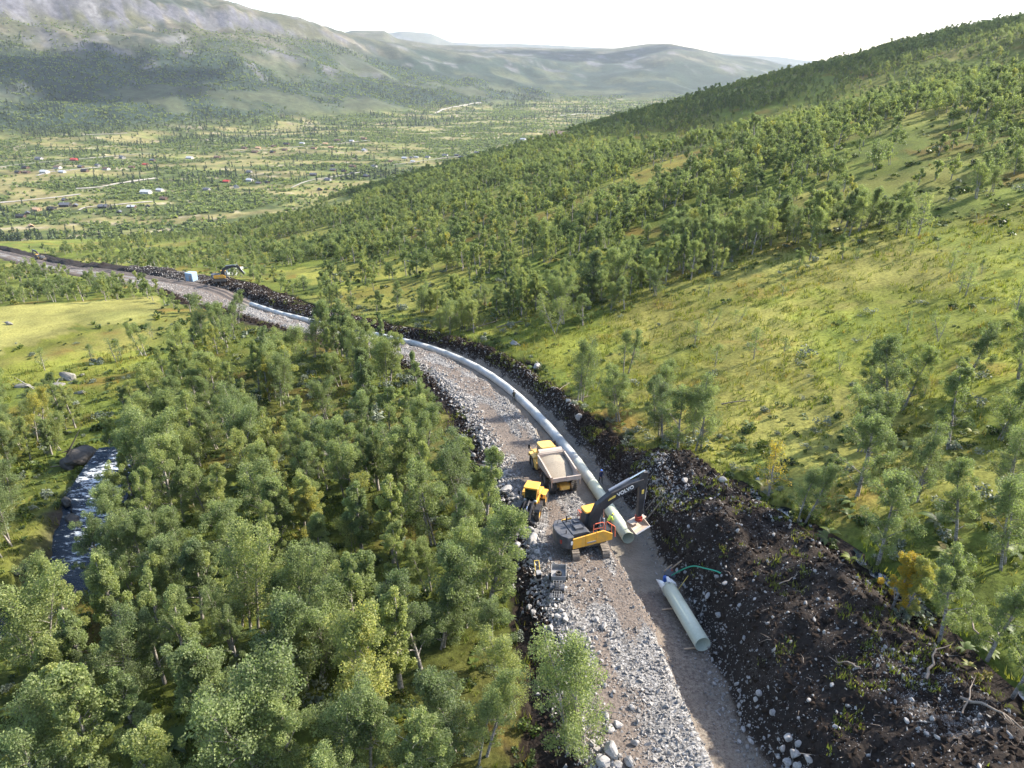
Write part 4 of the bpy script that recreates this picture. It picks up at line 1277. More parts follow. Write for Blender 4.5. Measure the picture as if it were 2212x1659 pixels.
def build_stones():
    rng = np.random.default_rng(51)
    def lay(n, s0, s1, tf, size, tint, name, parent, individual=False, lab=None, sflat=True):
        s = rng.uniform(s0, s1, n); t = tf(s, n)
        k = in_works(s, t); s, t = s[k], t[k]
        x, y = path_xy(s, t); z = works(s, t)
        n = len(s)
        sz = size(n)
        return s, t, x, y, z, sz
    # single stones told apart in the picture: parts of the road and of the bank
    def single(parent, n, s0, s1, tf, lo, hi):
        s, t, x, y, z, sz = lay(n, s0, s1, tf, lambda m: np.exp(rng.uniform(math.log(lo), math.log(hi), m)), None, None, None)
        for i in range(len(s)):
            o = link('stone', ROCKS[rng.integers(0, 7)], parent)
            o.location = (x[i], y[i], z[i] + .12 * sz[i]); o.rotation_euler = rng.uniform(0, 6.28, 3)
            o.scale = (sz[i] * rng.uniform(.9, 1.5), sz[i], sz[i]); o['tint'] = float(rng.uniform(.3, 1.0))
    single(ROAD, 190, S_KEY[1400], S_KEY[790], lambda s, n: left_edge(s) + rng.normal(-.4, .9, n), .4, .95)
    single(ROAD, 60, 4, S_KEY[1290], lambda s, n: left_edge(s) + rng.normal(.2, .9, n), .3, .7)
    single(TRENCH, 60, 3, S_KEY[1190], lambda s, n: tr(s) + rng.normal(.6, .5, n), .3, .6)
    single(SPOIL, 250, 2, S_KEY[1050], lambda s, n: 3.3 + rng.uniform(0, 1, n) * (heap_w(s) - 3), .2, .5)
    # rubble nobody could count
    def rub(name, n, s0, s1, tf, lo, hi, lab, tlo=.3, thi=1.0, mats=None):
        s, t, x, y, z, sz = lay(n, s0, s1, tf, lambda m: np.clip(lo * rng.uniform(.012, 1, m) ** -.5, lo, hi), None, None, None)
        m = len(s)
        scl = np.stack([sz * rng.uniform(.9, 1.5, m), sz, sz * rng.uniform(.7, 1.1, m)], 1)
        scatter(name, np.stack([x, y, z + .10 * sz], 1), rng.uniform(0, 6.28, (m, 3)), scl, rng.integers(0, 6, m), rng.uniform(tlo, thi, m), [[q] for q in PEB], lab)
    def road_t(s, n):
        t = rng.uniform(0, 1, n) * (tl(s) - .7 - left_edge(s)) + left_edge(s) - .2
        return t
    def thin(tf, seed, thr):
        def f(s, n):
            t = tf(s, n)
            x, y = path_xy(s, t)
            k = fbm(s / 14, t / 2.2, 3, 705) + .6 * rng.normal(0, .25, n) > thr
            return np.where(k, 999, t)
        return f
    rub('road_fines', 12000, 0, S_KEY[840], road_t, .05, .25, 'small stones trodden into the road', .0, .7)
    rub('trench_floor_pebbles', 1800, 0, S_KEY[790], lambda s, n: rng.uniform(0, 1, n) * (tr(s) - tl(s)) + tl(s), .05, .22, 'pebbles on the trench floor', .0, .7)
    rub('road_gravel', 30000, 0, S_KEY[840], thin(road_t, 1, .08), .09, .55, 'loose grey crushed rock covering the road', .0, .75)
    rub('far_gravel', 9000, S_KEY[840], S_PIPE_END + 90, lambda s, n: np.where(rng.uniform(0, 1, n) < .7, road_t(s, n), rng.uniform(2.5, 9, n)), .2, .5, 'loose grey crushed rock covering the far road')
    rub('bank_rubble', 7000, 4, S_KEY[752], lambda s, n: left_edge(s) + rng.normal(-.3, .75, n), .18, .55, 'grey rubble along the left road edge', .25, .95)
    rub('trench_edge_rubble', 2600, 0, S_KEY[752], lambda s, n: tl(s) + rng.normal(-.6, .35, n), .08, .4, 'stones along the edge of the trench', .1, .8)
    rub('trench_rubble', 5200, 0, S_KEY[752], lambda s, n: tr(s) + rng.normal(.9, .7, n), .10, .36, 'pale rubble at the foot of the trench wall', .1, .9)
    rub('spoil_stones', 3600, 0, S_KEY[1050] + 5, lambda s, n: 3.2 + rng.uniform(0, 1, n) * (heap_w(s) - 3), .06, .24, 'small pale stones strewn over the peat bank', .3, 1.1)
    rub('spoil_rock_patch', 3000, 0, S_KEY[1050] + 3, lambda s, n: np.where(fbm(s / 6.0, (3 + 0 * s) , 2, 77) > 9, 999, 3.0 + rng.uniform(0, 1, n) ** 1.6 * (heap_w(s) - 3.5)) , .05, .14, 'fine gravel on the peat bank', .3, .9)
    rub('bank_rubble_patch', 1500, S_OPEN - 1, S_OPEN + 8, lambda s, n: rng.normal(5.2, 1.1, n), .09, .5, 'patch of pale rubble on the bank behind the excavator stick', .2, .9)
    rub('bank_gravel_patch', 2600, 5, 14, lambda s, n: rng.normal(11.2, 1.2, n), .05, .3, 'patch of grey gravel low on the peat bank', .0, .7)
    rub('far_spoil_stones', 3500, S_KEY[900], S_PIPE_END + 120, lambda s, n: 3.0 + rng.uniform(0, 1, n) * (heap_w(s) - 3), .2, .6, 'pale stones in the far spoil heaps', .3, 1.0)
build_stones()

# peat clods, twigs and tufts on the bank
M_PEAT = NT('peat_clod')
_c = M_PEAT.ramp(M_PEAT.noise(5, 4, M_PEAT.objco(), .7), [(.3, (.014, .010, .008)), (.6, (.028, .020, .015)), (.8, (.066, .044, .033))])
M_PEAT.bsdf(_c, .95, spec=.1); M_PEAT = M_PEAT.m
M_WOODP = simple_mat('bleached_wood', (.26, .21, .165), .8, dirt=.7, dirt_col=(.08, .06, .045), scale=3)
def build_bank_litter():
    rng = np.random.default_rng(61)
    clod = [rock_mesh('clod', 360 + i, 12, M_PEAT, .8) for i in range(5)]
    tw = []
    for i in range(4):
        P = np.cumsum(np.vstack([[0, 0, 0], rng.normal([.22, 0, .02], .07, (4, 3))]), 0)
        V, F = tube(P - P.mean(0), [.035, .03, .025, .018, .01], 5)
        tw.append(mesh_np('twig', V, F, M_WOODP))
    def pts(n, s0, s1, left=.2):
        s = rng.uniform(s0, s1, n)
        t = np.where(rng.uniform(0, 1, n) < left, left_edge(s) + rng.normal(-1.6, .7, n), 3.0 + rng.uniform(0, 1, n) * (heap_w(s) - 2.9))
        k = in_works(s, t); s, t = s[k], t[k]
        x, y = path_xy(s, t)
        return np.stack([x, y, works(s, t)], 1), s, t
    P, s, t = pts(26000, 0, S_PIPE_END + 60)
    n = len(P); sz = np.exp(rng.uniform(math.log(.12), math.log(.75), n)) * np.where(s > 90, 1.4, 1)
    scatter('peat_clods', P, rng.uniform(0, 6.28, (n, 3)), sz, rng.integers(0, 5, n), 0 * sz, [[q] for q in clod], 'dark peat clods of the spoil bank')
    P, s, t = pts(900, 0, S_PIPE_END, .15)
    n = len(P)
    scatter('root_litter', P + np.array([0, 0, .08]), np.stack([rng.normal(0, .4, n), rng.normal(0, .4, n), rng.uniform(0, 6.28, n)], 1), np.exp(rng.uniform(math.log(.3), math.log(1.0), n)), rng.integers(0, 4, n), np.zeros(n), [[q] for q in tw], 'bleached roots and twigs sticking out of the peat')
    P, s, t = pts(4200, 0, S_PIPE_END, .1)
    k = fbm(P[:, 0] / 3, P[:, 1] / 3, 2, 941) > .12
    P = P[k]; n = len(P)
    scatter('bank_grass', P, np.stack([0 * P[:, 0], 0 * P[:, 0], rng.uniform(0, 6.28, n)], 1), rng.uniform(.6, 1.5, n), rng.integers(0, 3, n), np.clip(rng.normal(.35, .2, n), 0, 1), [[tuft_mesh(91 + i, 16, .26, .34)] for i in range(3)], 'grass tufts growing in the peat bank')
build_bank_litter()

# ------------------------------------------------------------------ shape kit for machines
class MB:
    def __init__(self): self.V = []; self.F = []
    def add(self, V, F):
        o = len(self.V)
        self.V += [tuple(map(float, v)) for v in V]; self.F += [tuple(int(i) + o for i in f) for f in F]
        return self
    def box(self, c, s, rot=None, taper=1.0):
        c = Vector(c); hx, hy, hz = s[0] / 2, s[1] / 2, s[2] / 2
        P = [Vector((x * hx * (taper if z > 0 else 1), y * hy * (taper if z > 0 else 1), z * hz)) for z in (-1, 1) for y in (-1, 1) for x in (-1, 1)]
        if rot is not None:
            m = Euler(rot).to_matrix(); P = [m @ p for p in P]
        return self.add([p + c for p in P], [(0, 2, 3, 1), (4, 5, 7, 6), (0, 1, 5, 4), (2, 6, 7, 3), (0, 4, 6, 2), (1, 3, 7, 5)])
    def prism(self, prof, y0, y1):
        """profile in x-z, extruded along y"""
        n = len(prof)
        V = [(x, y0, z) for x, z in prof] + [(x, y1, z) for x, z in prof]
        F = [tuple(range(n)), tuple(range(2 * n - 1, n - 1, -1))] + [(i, i + n, (i + 1) % n + n, (i + 1) % n) for i in range(n)]
        return self.add(V, F)
    def plan(self, prof, z0, z1, inset=0.0):
        """profile in x-y, extruded up"""
        n = len(prof); cx = sum(p[0] for p in prof) / n; cy = sum(p[1] for p in prof) / n
        V = [(x, y, z0) for x, y in prof] + [(cx + (x - cx) * (1 - inset), cy + (y - cy) * (1 - inset), z1) for x, y in prof]
        F = [tuple(range(n - 1, -1, -1)), tuple(range(n, 2 * n))] + [(i, (i + 1) % n, (i + 1) % n + n, i + n) for i in range(n)]
        return self.add(V, F)
    def cyl(self, a, b, r, n=10, r2=None):
        V, F = tube([a, b], [r, r if r2 is None else r2], n)
        o = len(self.V)
        self.add(V, F)
        self.F.append(tuple(o + i for i in range(n))); self.F.append(tuple(o + 2 * n - 1 - i for i in range(n)))
        return self
    def pipe(self, pts, r, n=6):
        V, F = tube(pts, [r] * len(pts), n)
        return self.add(V, F)
    def ring(self, prof, n=20, c=(0, 0, 0), axis='y'):
        """turn a closed profile (radius, offset) round an axis"""
        m = len(prof); V = []; F = []
        for i in range(n):
            a = 2 * math.pi * i / n
            for r, h in prof:
                p = (r * math.cos(a), h, r * math.sin(a)) if axis == 'y' else (h, r * math.cos(a), r * math.sin(a)) if axis == 'x' else (r * math.cos(a), r * math.sin(a), h)
                V.append((p[0] + c[0], p[1] + c[1], p[2] + c[2]))
        for i in range(n):
            for j in range(m):
                F.append((i * m + j, ((i + 1) % n) * m + j, ((i + 1) % n) * m + (j + 1) % m, i * m + (j + 1) % m))
        return self.add(V, F)
    def build(self, name, mat, parent=None, smooth=False, bevel=0.0):
        import bmesh
        me = bpy.data.meshes.new(name)
        bm = bmesh.new()
        vs = [bm.verts.new(v) for v in self.V]
        for f in self.F:
            try: bm.faces.new([vs[i] for i in f])
            except ValueError: pass
        bmesh.ops.recalc_face_normals(bm, faces=bm.faces[:])
        if bevel: bmesh.ops.bevel(bm, geom=bm.edges[:], offset=bevel, segments=1, affect='EDGES', clamp_overlap=True)
        bm.to_mesh(me); bm.free()
        if smooth: me.polygons.foreach_set('use_smooth', [True] * len(me.polygons))
        me.materials.append(mat)
        return link(name, me, parent)

YEL = simple_mat('yellow_paint', (.78, .40, .05), .5, dirt=.5, dirt_col=(.30, .22, .14))
YELW = simple_mat('dusty_yellow_paint', (.80, .47, .10), .55, dirt=.45, dirt_col=(.42, .33, .24))
ANTH = simple_mat('anthracite_paint', (.060, .064, .075), .5, dirt=.6, dirt_col=(.15, .14, .13))
BOOMC = simple_mat('dark_boom_paint', (.035, .034, .038), .5, dirt=.55, dirt_col=(.12, .11, .1))
STEEL = simple_mat('worn_steel', (.33, .31, .29), .45, .5, dirt=.4, dirt_col=(.25, .19, .13))
CHROME = simple_mat('chrome_rod', (.8, .8, .8), .15, 1.0, dirt=.05)
RUBBER = simple_mat('dusty_rubber', (.035, .033, .031), .9, dirt=.7, dirt_col=(.20, .165, .13), scale=2.2)
TRACKM = simple_mat('muddy_track', (.13, .11, .09), .9, dirt=.8, dirt_col=(.30, .25, .2), scale=3)
REDP = simple_mat('orange_red_paint', (.72, .16, .08), .5, dirt=.2)
REDD = simple_mat('dark_red_paint', (.35, .04, .025), .5, dirt=.3)
BLACK = simple_mat('black_plastic', (.02, .02, .022), .5, dirt=.3, dirt_col=(.1, .09, .08))
TANP = simple_mat('dusty_tan_bed', (.42, .34, .28), .7, dirt=.6, dirt_col=(.50, .45, .40), scale=.9)
WHITE = simple_mat('white_paint', (.78, .78, .76), .5, dirt=.15)
BLUEP = simple_mat('blue_plastic', (.05, .16, .55), .4, dirt=.1)
BEIGE = simple_mat('worn_beige_steel', (.46, .38, .30), .6, dirt=.5, dirt_col=(.25, .12, .08))
GREYBL = simple_mat('blue_grey_steel', (.30, .32, .36), .4, .3, dirt=.2)
WOOD = simple_mat('sawn_wood', (.46, .33, .22), .8, dirt=.3)
GREENH = simple_mat('green_hose', (.03, .35, .22), .4, dirt=.1)
YSTICK = simple_mat('yellow_rod', (.75, .55, .12), .5, dirt=.1)
CONTM = simple_mat('light_blue_container', (.30, .42, .54), .6, dirt=.15)
GREYM = simple_mat('galvanised_steel', (.30, .30, .30), .6, .2, dirt=.5)
def glass_mat():
    t = NT('cab_glass'); t.bsdf((.012, .02, .018), .06, spec=.6); return t.m
GLASS = glass_mat()
def pipe_mat():
    t = NT('pipe_wall')
    p = t.objco()
    dust = t.attr('dust', 'OBJECT', 2)
    n = t.noise(.9, 5, p, .65); n2 = t.noise(7, 3, p)
    clean = t.ramp(n2, [(.3, (.46, .49, .37)), (.7, (.54, .57, .45))])
    dusty = t.ramp(n, [(.3, (.34, .355, .345)), (.7, (.48, .49, .475))])
    c = t.mix(dust, clean, dusty)
    c = t.mix(t.ramp(t.noise(1.7, 6, p, .75), [(.58, (0, 0, 0)), (.72, (.55, .55, .55))]), c, (.33, .29, .23))
    t.bsdf(c, .55, spec=.35)
    return t.m
PIPEM = pipe_mat()
def sand_mat():
    t = NT('load_sand'); p = t.objco()
    n = t.noise(18, 4, p, .8)
    t.bsdf(t.ramp(n, [(.3, (.20, .17, .13)), (.7, (.38, .33, .26))]), .95, normal=t.bump(n, .6, .05), spec=.1)
    return t.m
SANDM = sand_mat()

def text_mesh(name, txt, size, mat, parent, loc, rot, thick=.01):
    cu = bpy.data.curves.new(name, 'FONT'); cu.body = txt; cu.size = size; cu.extrude = thick; cu.align_x = 'CENTER'; cu.align_y = 'CENTER'
    cu.offset = size * .018
    tmp = bpy.data.objects.new(name, cu); COL.objects.link(tmp)
    bpy.context.view_layer.update()
    me = bpy.data.meshes.new_from_object(tmp.evaluated_get(bpy.context.evaluated_depsgraph_get()))
    bpy.data.objects.remove(tmp)
    me.materials.clear(); me.materials.append(mat)
    o = link(name, me, parent); o.location = loc; o.rotation_euler = rot
    return o

def wheel(name, parent, c, R, W, rim_mat, n=22, lugs=True):
    m = MB(); h = W / 2
    m.ring([(R * .62, -h * .9), (R * .9, -h), (R * .985, -h * .8), (R, 0), (R * .985, h * .8), (R * .9, h), (R * .62, h * .9)], n)
    if lugs:
        for k in range(n):
            a = 2 * math.pi * (k + .5) / n
            for sg in (-1, 1):
                m.box((R * 1.0 * math.cos(a), sg * h * .5, R * 1.0 * math.sin(a)), (.07 * R, h * .85, .13 * R), (0, -a, .35 * sg))
    o = m.build('wheel', RUBBER, parent); o.location = c
    r = MB(); r.ring([(R * .63, -h * .55), (R * .63, h * .55), (.001, h * .35), (.001, -h * .35)], n)
    r.cyl((0, -h * .6, 0), (0, h * .6, 0), R * .22, 12)
    r.build('rim', rim_mat, o)
    return o

def heading(dx, dy): return math.atan2(dy, dx)

# ------------------------------------------------------------------ excavator at the trench
def build_excavator(name, label, group, base, hd_track, hd_up, boom_pts, stick_end, scale=1.0, detail=True, bucket_rot=0.0):
    """boom_pts etc. in the upper carriage frame: x forward, z up from the ground"""
    root = empty(name, tuple(base), 0); tag(root, label, 'excavator', group)
    root.scale = (scale,) * 3
    ct, st = hd_track, hd_up
    # undercarriage
    for sg in (-1, 1):
        m = MB(); L, R = 1.95, .47
        pts = []
        for k in range(9): pts.append((L + R * math.sin(math.pi * k / 8), .5 + R * math.cos(math.pi * k / 8)))
        for k in range(9): pts.append((-L - R * math.sin(math.pi * k / 8), .5 - R * math.cos(math.pi * k / 8)))
        # the shoe belt, one plate after another
        P = np.array(pts + [pts[0]]); d = np.concatenate([[0], np.cumsum(np.hypot(*np.diff(P, axis=0).T))])
        ns = 46
        for k in range(ns):
            q = (k + .5) / ns * d[-1]; x = np.interp(q, d, P[:, 0]); z = np.interp(q, d, P[:, 1])
            q2 = q + .05; ax = np.interp(q2 % d[-1], d, P[:, 0]) - x; az = np.interp(q2 % d[-1], d, P[:, 1]) - z
            a = math.atan2(az, ax)
            m.box((x, sg * 1.3, z), (d[-1] / ns * .86, .62, .06), (0, -a, 0))
        o = m.build('track', TRACKM, root); o.rotation_euler = (0, 0, ct)
        f = MB(); f.prism([(2.0, .25), (2.2, .5), (2.0, .78), (-2.0, .78), (-2.2, .5), (-2.0, .25)], sg * 1.3 - .2, sg * 1.3 + .2)
        for k in range(7): f.cyl((-1.7 + k * .57, sg * 1.3 - .24, .24), (-1.7 + k * .57, sg * 1.3 + .24, .24), .17, 8)
        f.cyl((2.0, sg * 1.3 - .27, .5), (2.0, sg * 1.3 + .27, .5), .34, 12); f.cyl((-2.0, sg * 1.3 - .27, .5), (-2.0, sg * 1.3 + .27, .5), .34, 12)
        f.build('track_frame', TRACKM, o)
    m = MB(); m.prism([(1.0, .55), (.75, .95), (-.75, .95), (-1.0, .55), (-.6, .45), (.6, .45)], -1.15, 1.15)
    m.cyl((0, 0, .9), (0, 0, 1.22), .75, 18)
    o = m.build('undercarriage', TRACKM, root); o.rotation_euler = (0, 0, ct)
    def U(o): o.rotation_euler = (0, 0, st); return o
    # upper carriage
    U(MB().plan([(1.75, -1.4), (1.75, 1.4), (-2.0, 1.4), (-2.0, -1.4)], 1.2, 1.36).build('deck', BOOMC, root))
    cw = [(-1.75, -1.42), (-1.75, 1.42), (-2.35, 1.42), (-2.75, .9), (-2.9, .3), (-2.9, -.3), (-2.75, -.9), (-2.35, -1.42)]
    c = U(MB().plan(cw, 1.15, 2.28, .03).build('counterweight', ANTH, root, bevel=.04))
    hood = U(MB().prism([(-1.78, 1.36), (-1.78, 2.34), (-.35, 2.30), (-.1, 2.12), (-.1, 1.36)], -1.1, 1.0).build('engine_hood', ANTH, root, bevel=.03))
    MB().box((-.95, -.35, 2.42), (.8, .75, .2), taper=.9).box((-.7, .45, 2.38), (.5, .4, .12)).build('hood_cover', ANTH, hood)
    MB().cyl((-1.5, .75, 2.3), (-1.5, .75, 2.95), .07, 8).build('exhaust', BLACK, hood)
    MB().cyl((-2.2, -.7, 2.25), (-2.2, -.7, 2.6), .05, 8).build('antenna_mount', BLACK, c)
    U(MB().pipe([(-2.3, .9, 2.2), (-2.2, .9, 2.72), (-1.4, .2, 2.65), (-1.3, .2, 2.3)], .035).build('hood_rail', BLACK, root))
    # right-hand side panel, in three doors
    for (x0, x1, top0, top1, low0, low1) in ((-1.9, -.75, 2.12, 2.18, 1.1, 1.1), (-.73, .28, 2.18, 2.24, 1.1, 1.1), (.30, 1.85, 2.26, 1.75, 1.1, 1.12)):
        prof = [(x0, low0), (x1, low1), (x1, top1), (x0 + (x1 - x0) * .45, max(top0, top1) if x1 > 1 else (top0 + top1) / 2), (x0, top0)]
        U(MB().prism(prof, -1.50, -1.38).build('side_panel', YEL, root, bevel=.015))
    U(MB().prism([(-1.9, 1.3), (-.7, 1.3), (-.7, 2.1), (-1.9, 2.1)], 1.38, 1.5).build('side_panel', YEL, root))
    U(MB().box((-2.02, -1.47, 1.75), (.16, .08, .34)).build('model_plate', WHITE, root))
    U(MB().box((-.15, -1.515, 1.42), (.85, .03, .13)).build('step_plate', GREYM, root))
    U(MB().box((1.35, -.95, 1.75), (.9, .8, .6)).build('tool_box', BLACK, root))
    # cab
    cb = U(MB().prism([(1.85, 1.36), (1.95, 1.95), (1.55, 2.98), (.25, 2.98), (.1, 1.36)], .42, 1.42).build('cab', ANTH, root, bevel=.03))
    MB().prism([(1.875, 1.98), (1.955, 1.98), (1.6, 2.9), (1.52, 2.9)], .50, 1.34).build('windscreen', GLASS, cb)
    MB().box((.98, 1.425, 2.4), (1.0, .03, .85)).build('side_window', GLASS, cb)
    MB().box((.98, .415, 2.4), (1.0, .03, .85)).build('side_window', GLASS, cb)
    MB().plan([(1.62, .36), (1.70, .6), (1.70, 1.24), (1.62, 1.48), (.2, 1.48), (.1, 1.3), (.1, .54), (.2, .36)], 2.98, 3.12, .06).build('cab_roof', YEL, cb, bevel=.02)
    if detail:
        # rails and mirrors
        def rail(pts): return U(MB().pipe(pts, .035).build('handrail', REDP, root))
        rail([(.05, -1.35, 2.1), (.05, -1.35, 3.0), (.2, -1.35, 3.08), (.85, -1.35, 3.08), (1.0, -1.35, 3.0), (1.0, -1.35, 2.1)])
        rail([(.05, -1.35, 2.55), (1.0, -1.35, 2.55)]); rail([(1.2, -1.35, 2.15), (1.2, -1.35, 3.0), (1.3, -1.35, 3.05), (2.1, -1.4, 2.35), (2.15, -1.42, 1.3)])
        rail([(1.75, -1.4, 2.6), (1.8, -1.4, 1.7)]); rail([(-.2, 1.2, 2.3), (-.2, 1.2, 3.0), (-.2, .7, 3.0), (-.2, .7, 2.3)]); rail([(-.05, 1.2, 2.3), (-.05, 1.2, 2.95), (-.05, .7, 2.95)])
        U(MB().pipe([(1.8, 1.5, 2.2), (2.05, 1.75, 2.5)], .025).box((2.08, 1.78, 2.6), (.06, .18, .3)).build('mirror', BLACK, root))
        U(MB().box((-2.62, .95, 2.0), (.1, .3, .1)).build('lamp', WHITE, root)); U(MB().box((-2.74, -.85, 1.7), (.1, .22, .35)).build('tail_lamp', REDD, root))
    # boom, stick
    bp = [Vector(p) for p in boom_pts]
    def limb(nm, pts, hs, w, mat):
        pv = [Vector((p[0], 0, p[1])) for p in pts]
        up, lo = [], []
        for i, p in enumerate(pv):
            a = pv[max(i - 1, 0)]; b = pv[min(i + 1, len(pv) - 1)]
            d = (b - a).normalized(); nrm = Vector((-d.z, 0, d.x))
            up.append((p + nrm * hs[i] / 2)); lo.append((p - nrm * hs[i] / 2))
        prof = [(q.x, q.z) for q in up] + [(q.x, q.z) for q in reversed(lo)]
        return U(MB().prism(prof, -w / 2, w / 2).build(nm, mat, root, bevel=.03))
    YB = 0.0
    b = limb('boom', boom_pts, [.45, .85, 1.0, .95, .75, .45][:len(boom_pts)] if len(boom_pts) == 6 else [.5] * len(boom_pts), .50, BOOMC)
    tip = boom_pts[-1]
    sx, sz = stick_end
    dv = Vector((sx - tip[0], sz - tip[1])).normalized()
    back = (tip[0] - dv.x * .75 - dv.y * .1, tip[1] - dv.y * .75 + .1)
    s_ = limb('stick', [back, (tip[0], tip[1]), (tip[0] + (sx - tip[0]) * .5, tip[1] + (sz - tip[1]) * .5), (sx, sz)], [.45, .8, .6, .4], .38, BOOMC)
    # cylinders
    def cyl(nm, a, b_, r, y):
        a = Vector((a[0], y, a[1])); b_ = Vector((b_[0], y, b_[1])); md = a.lerp(b_, .58)
        o = U(MB().cyl(a, md, r, 10).build(nm, GREYBL, root)); MB().cyl(md, b_, r * .55, 8).build('piston_rod', CHROME, o)
    pm = boom_pts[3] if len(boom_pts) > 3 else boom_pts[1]
    for y in (-.36, .36): cyl('lift_cylinder', (1.55, 1.35), (boom_pts[2][0] + .25, boom_pts[2][1] - .1), .11, y)
    cyl('stick_cylinder', (pm[0] - .35, pm[1] + .62), (back[0], back[1] + .1), .12, 0)
    cyl('bucket_cylinder', (tip[0] + .35, tip[1] - .2), (sx + .45, sz + .35), .09, 0)
    if detail:
        # tilting rotator and grading bucket
        t = U(MB().box((sx, 0, sz - .12), (.5, .5, .24)).cyl((sx, 0, sz - .45), (sx, 0, sz - .2), .33, 14).build('tiltrotator', REDD, root))
        bk = MB()
        prof = [(-.55, 0), (-.60, -.25), (-.35, -.62), (.05, -.78), (.60, -.70)]
        n = len(prof); W = .95
        for i in range(n - 1):
            (x0, z0), (x1, z1) = prof[i], prof[i + 1]
            bk.add([(x0, -W, z0), (x1, -W, z1), (x1, W, z1), (x0, W, z0), (x0 * 1.06, -W, z0 - .05), (x1 * 1.06, -W, z1 - .05), (x1 * 1.06, W, z1 - .05), (x0 * 1.06, W, z0 - .05)], [(0, 1, 2, 3), (7, 6, 5, 4), (0, 4, 5, 1), (3, 2, 6, 7)])
        for y in (-W, W): bk.prism(prof, y - .025, y + .025)
        bk.box((-.2, 0, .02), (.7, 1.9, .08)).box((-.05, 0, .12), (.35, .5, .2))
        o = bk.build('bucket', BEIGE, root)
        cc, ss = math.cos(st), math.sin(st)
        o.location = (sx * cc, sx * ss, sz - .5); o.rotation_euler = (0, 0, st + bucket_rot)
        MB().box((.63, 0, -.71), (.16, 1.94, .035)).build('cutting_edge', GREYBL, o)
        # lettering on the boom, both sides
        a = boom_pts[3]; e = boom_pts[4]
        ang = math.atan2(e[1] - a[1], e[0] - a[0])
        mx, mz = a[0] + (e[0] - a[0]) * .62, a[1] + (e[1] - a[1]) * .62
        mx2, mz2 = a[0] + (e[0] - a[0]) * -.05, a[1] + (e[1] - a[1]) * -.05
        bo = b
        for sg in (-1, 1):
            rot = (math.radians(90), -ang if sg < 0 else ang, 0 if sg < 0 else math.pi)
            m3 = (Matrix.Rotation(0 if sg < 0 else math.pi, 3, 'Z') @ Matrix.Rotation(math.radians(90), 3, 'X') @ Matrix.Rotation(ang if sg < 0 else -ang, 3, 'Z')).to_euler()
            text_mesh('lettering', 'VOLVO', .50, WHITE, bo, (mx, sg * .262, mz - .02), m3)
            y = MB(); y.box((0, 0, 0), (.62, .02, .16)).box((-.36, 0, -.04), (.12, .02, .12)).box((.22, 0, .06), (.3, .02, .14))
            q = y.build('yellow_sticker', YSTICK, bo); q.location = (mx2, sg * .262, mz2 - .02); q.rotation_euler = (0, -ang, 0)
        mxs = tip[0] + (sx - tip[0]) * .3, tip[1] + (sz - tip[1]) * .3
        MB().box((mxs[0], -.2, mxs[1]), (.22, .02, .4)).build('warning_sign', YSTICK, s_)
    return root

def gz(p): return float(G(np.array([p[0]]), np.array([p[1]]))[0])
P_EX = at(1263, 1177); P_EX[2] = gz(P_EX)
HD_ROAD = heading(_tg[int(S_EXC)][0], _tg[int(S_EXC)][1])
EXC = build_excavator('crawler_excavator', 'yellow and dark grey crawler excavator reaching its boom over the pipe trench', None, P_EX, HD_ROAD, math.radians(21),
                      [(.55, 1.75), (.75, 2.6), (1.25, 3.75), (2.4, 4.55), (4.3, 5.2), (5.4, 5.5)], (5.3, 1.75), 1.07, True, math.radians(-70))
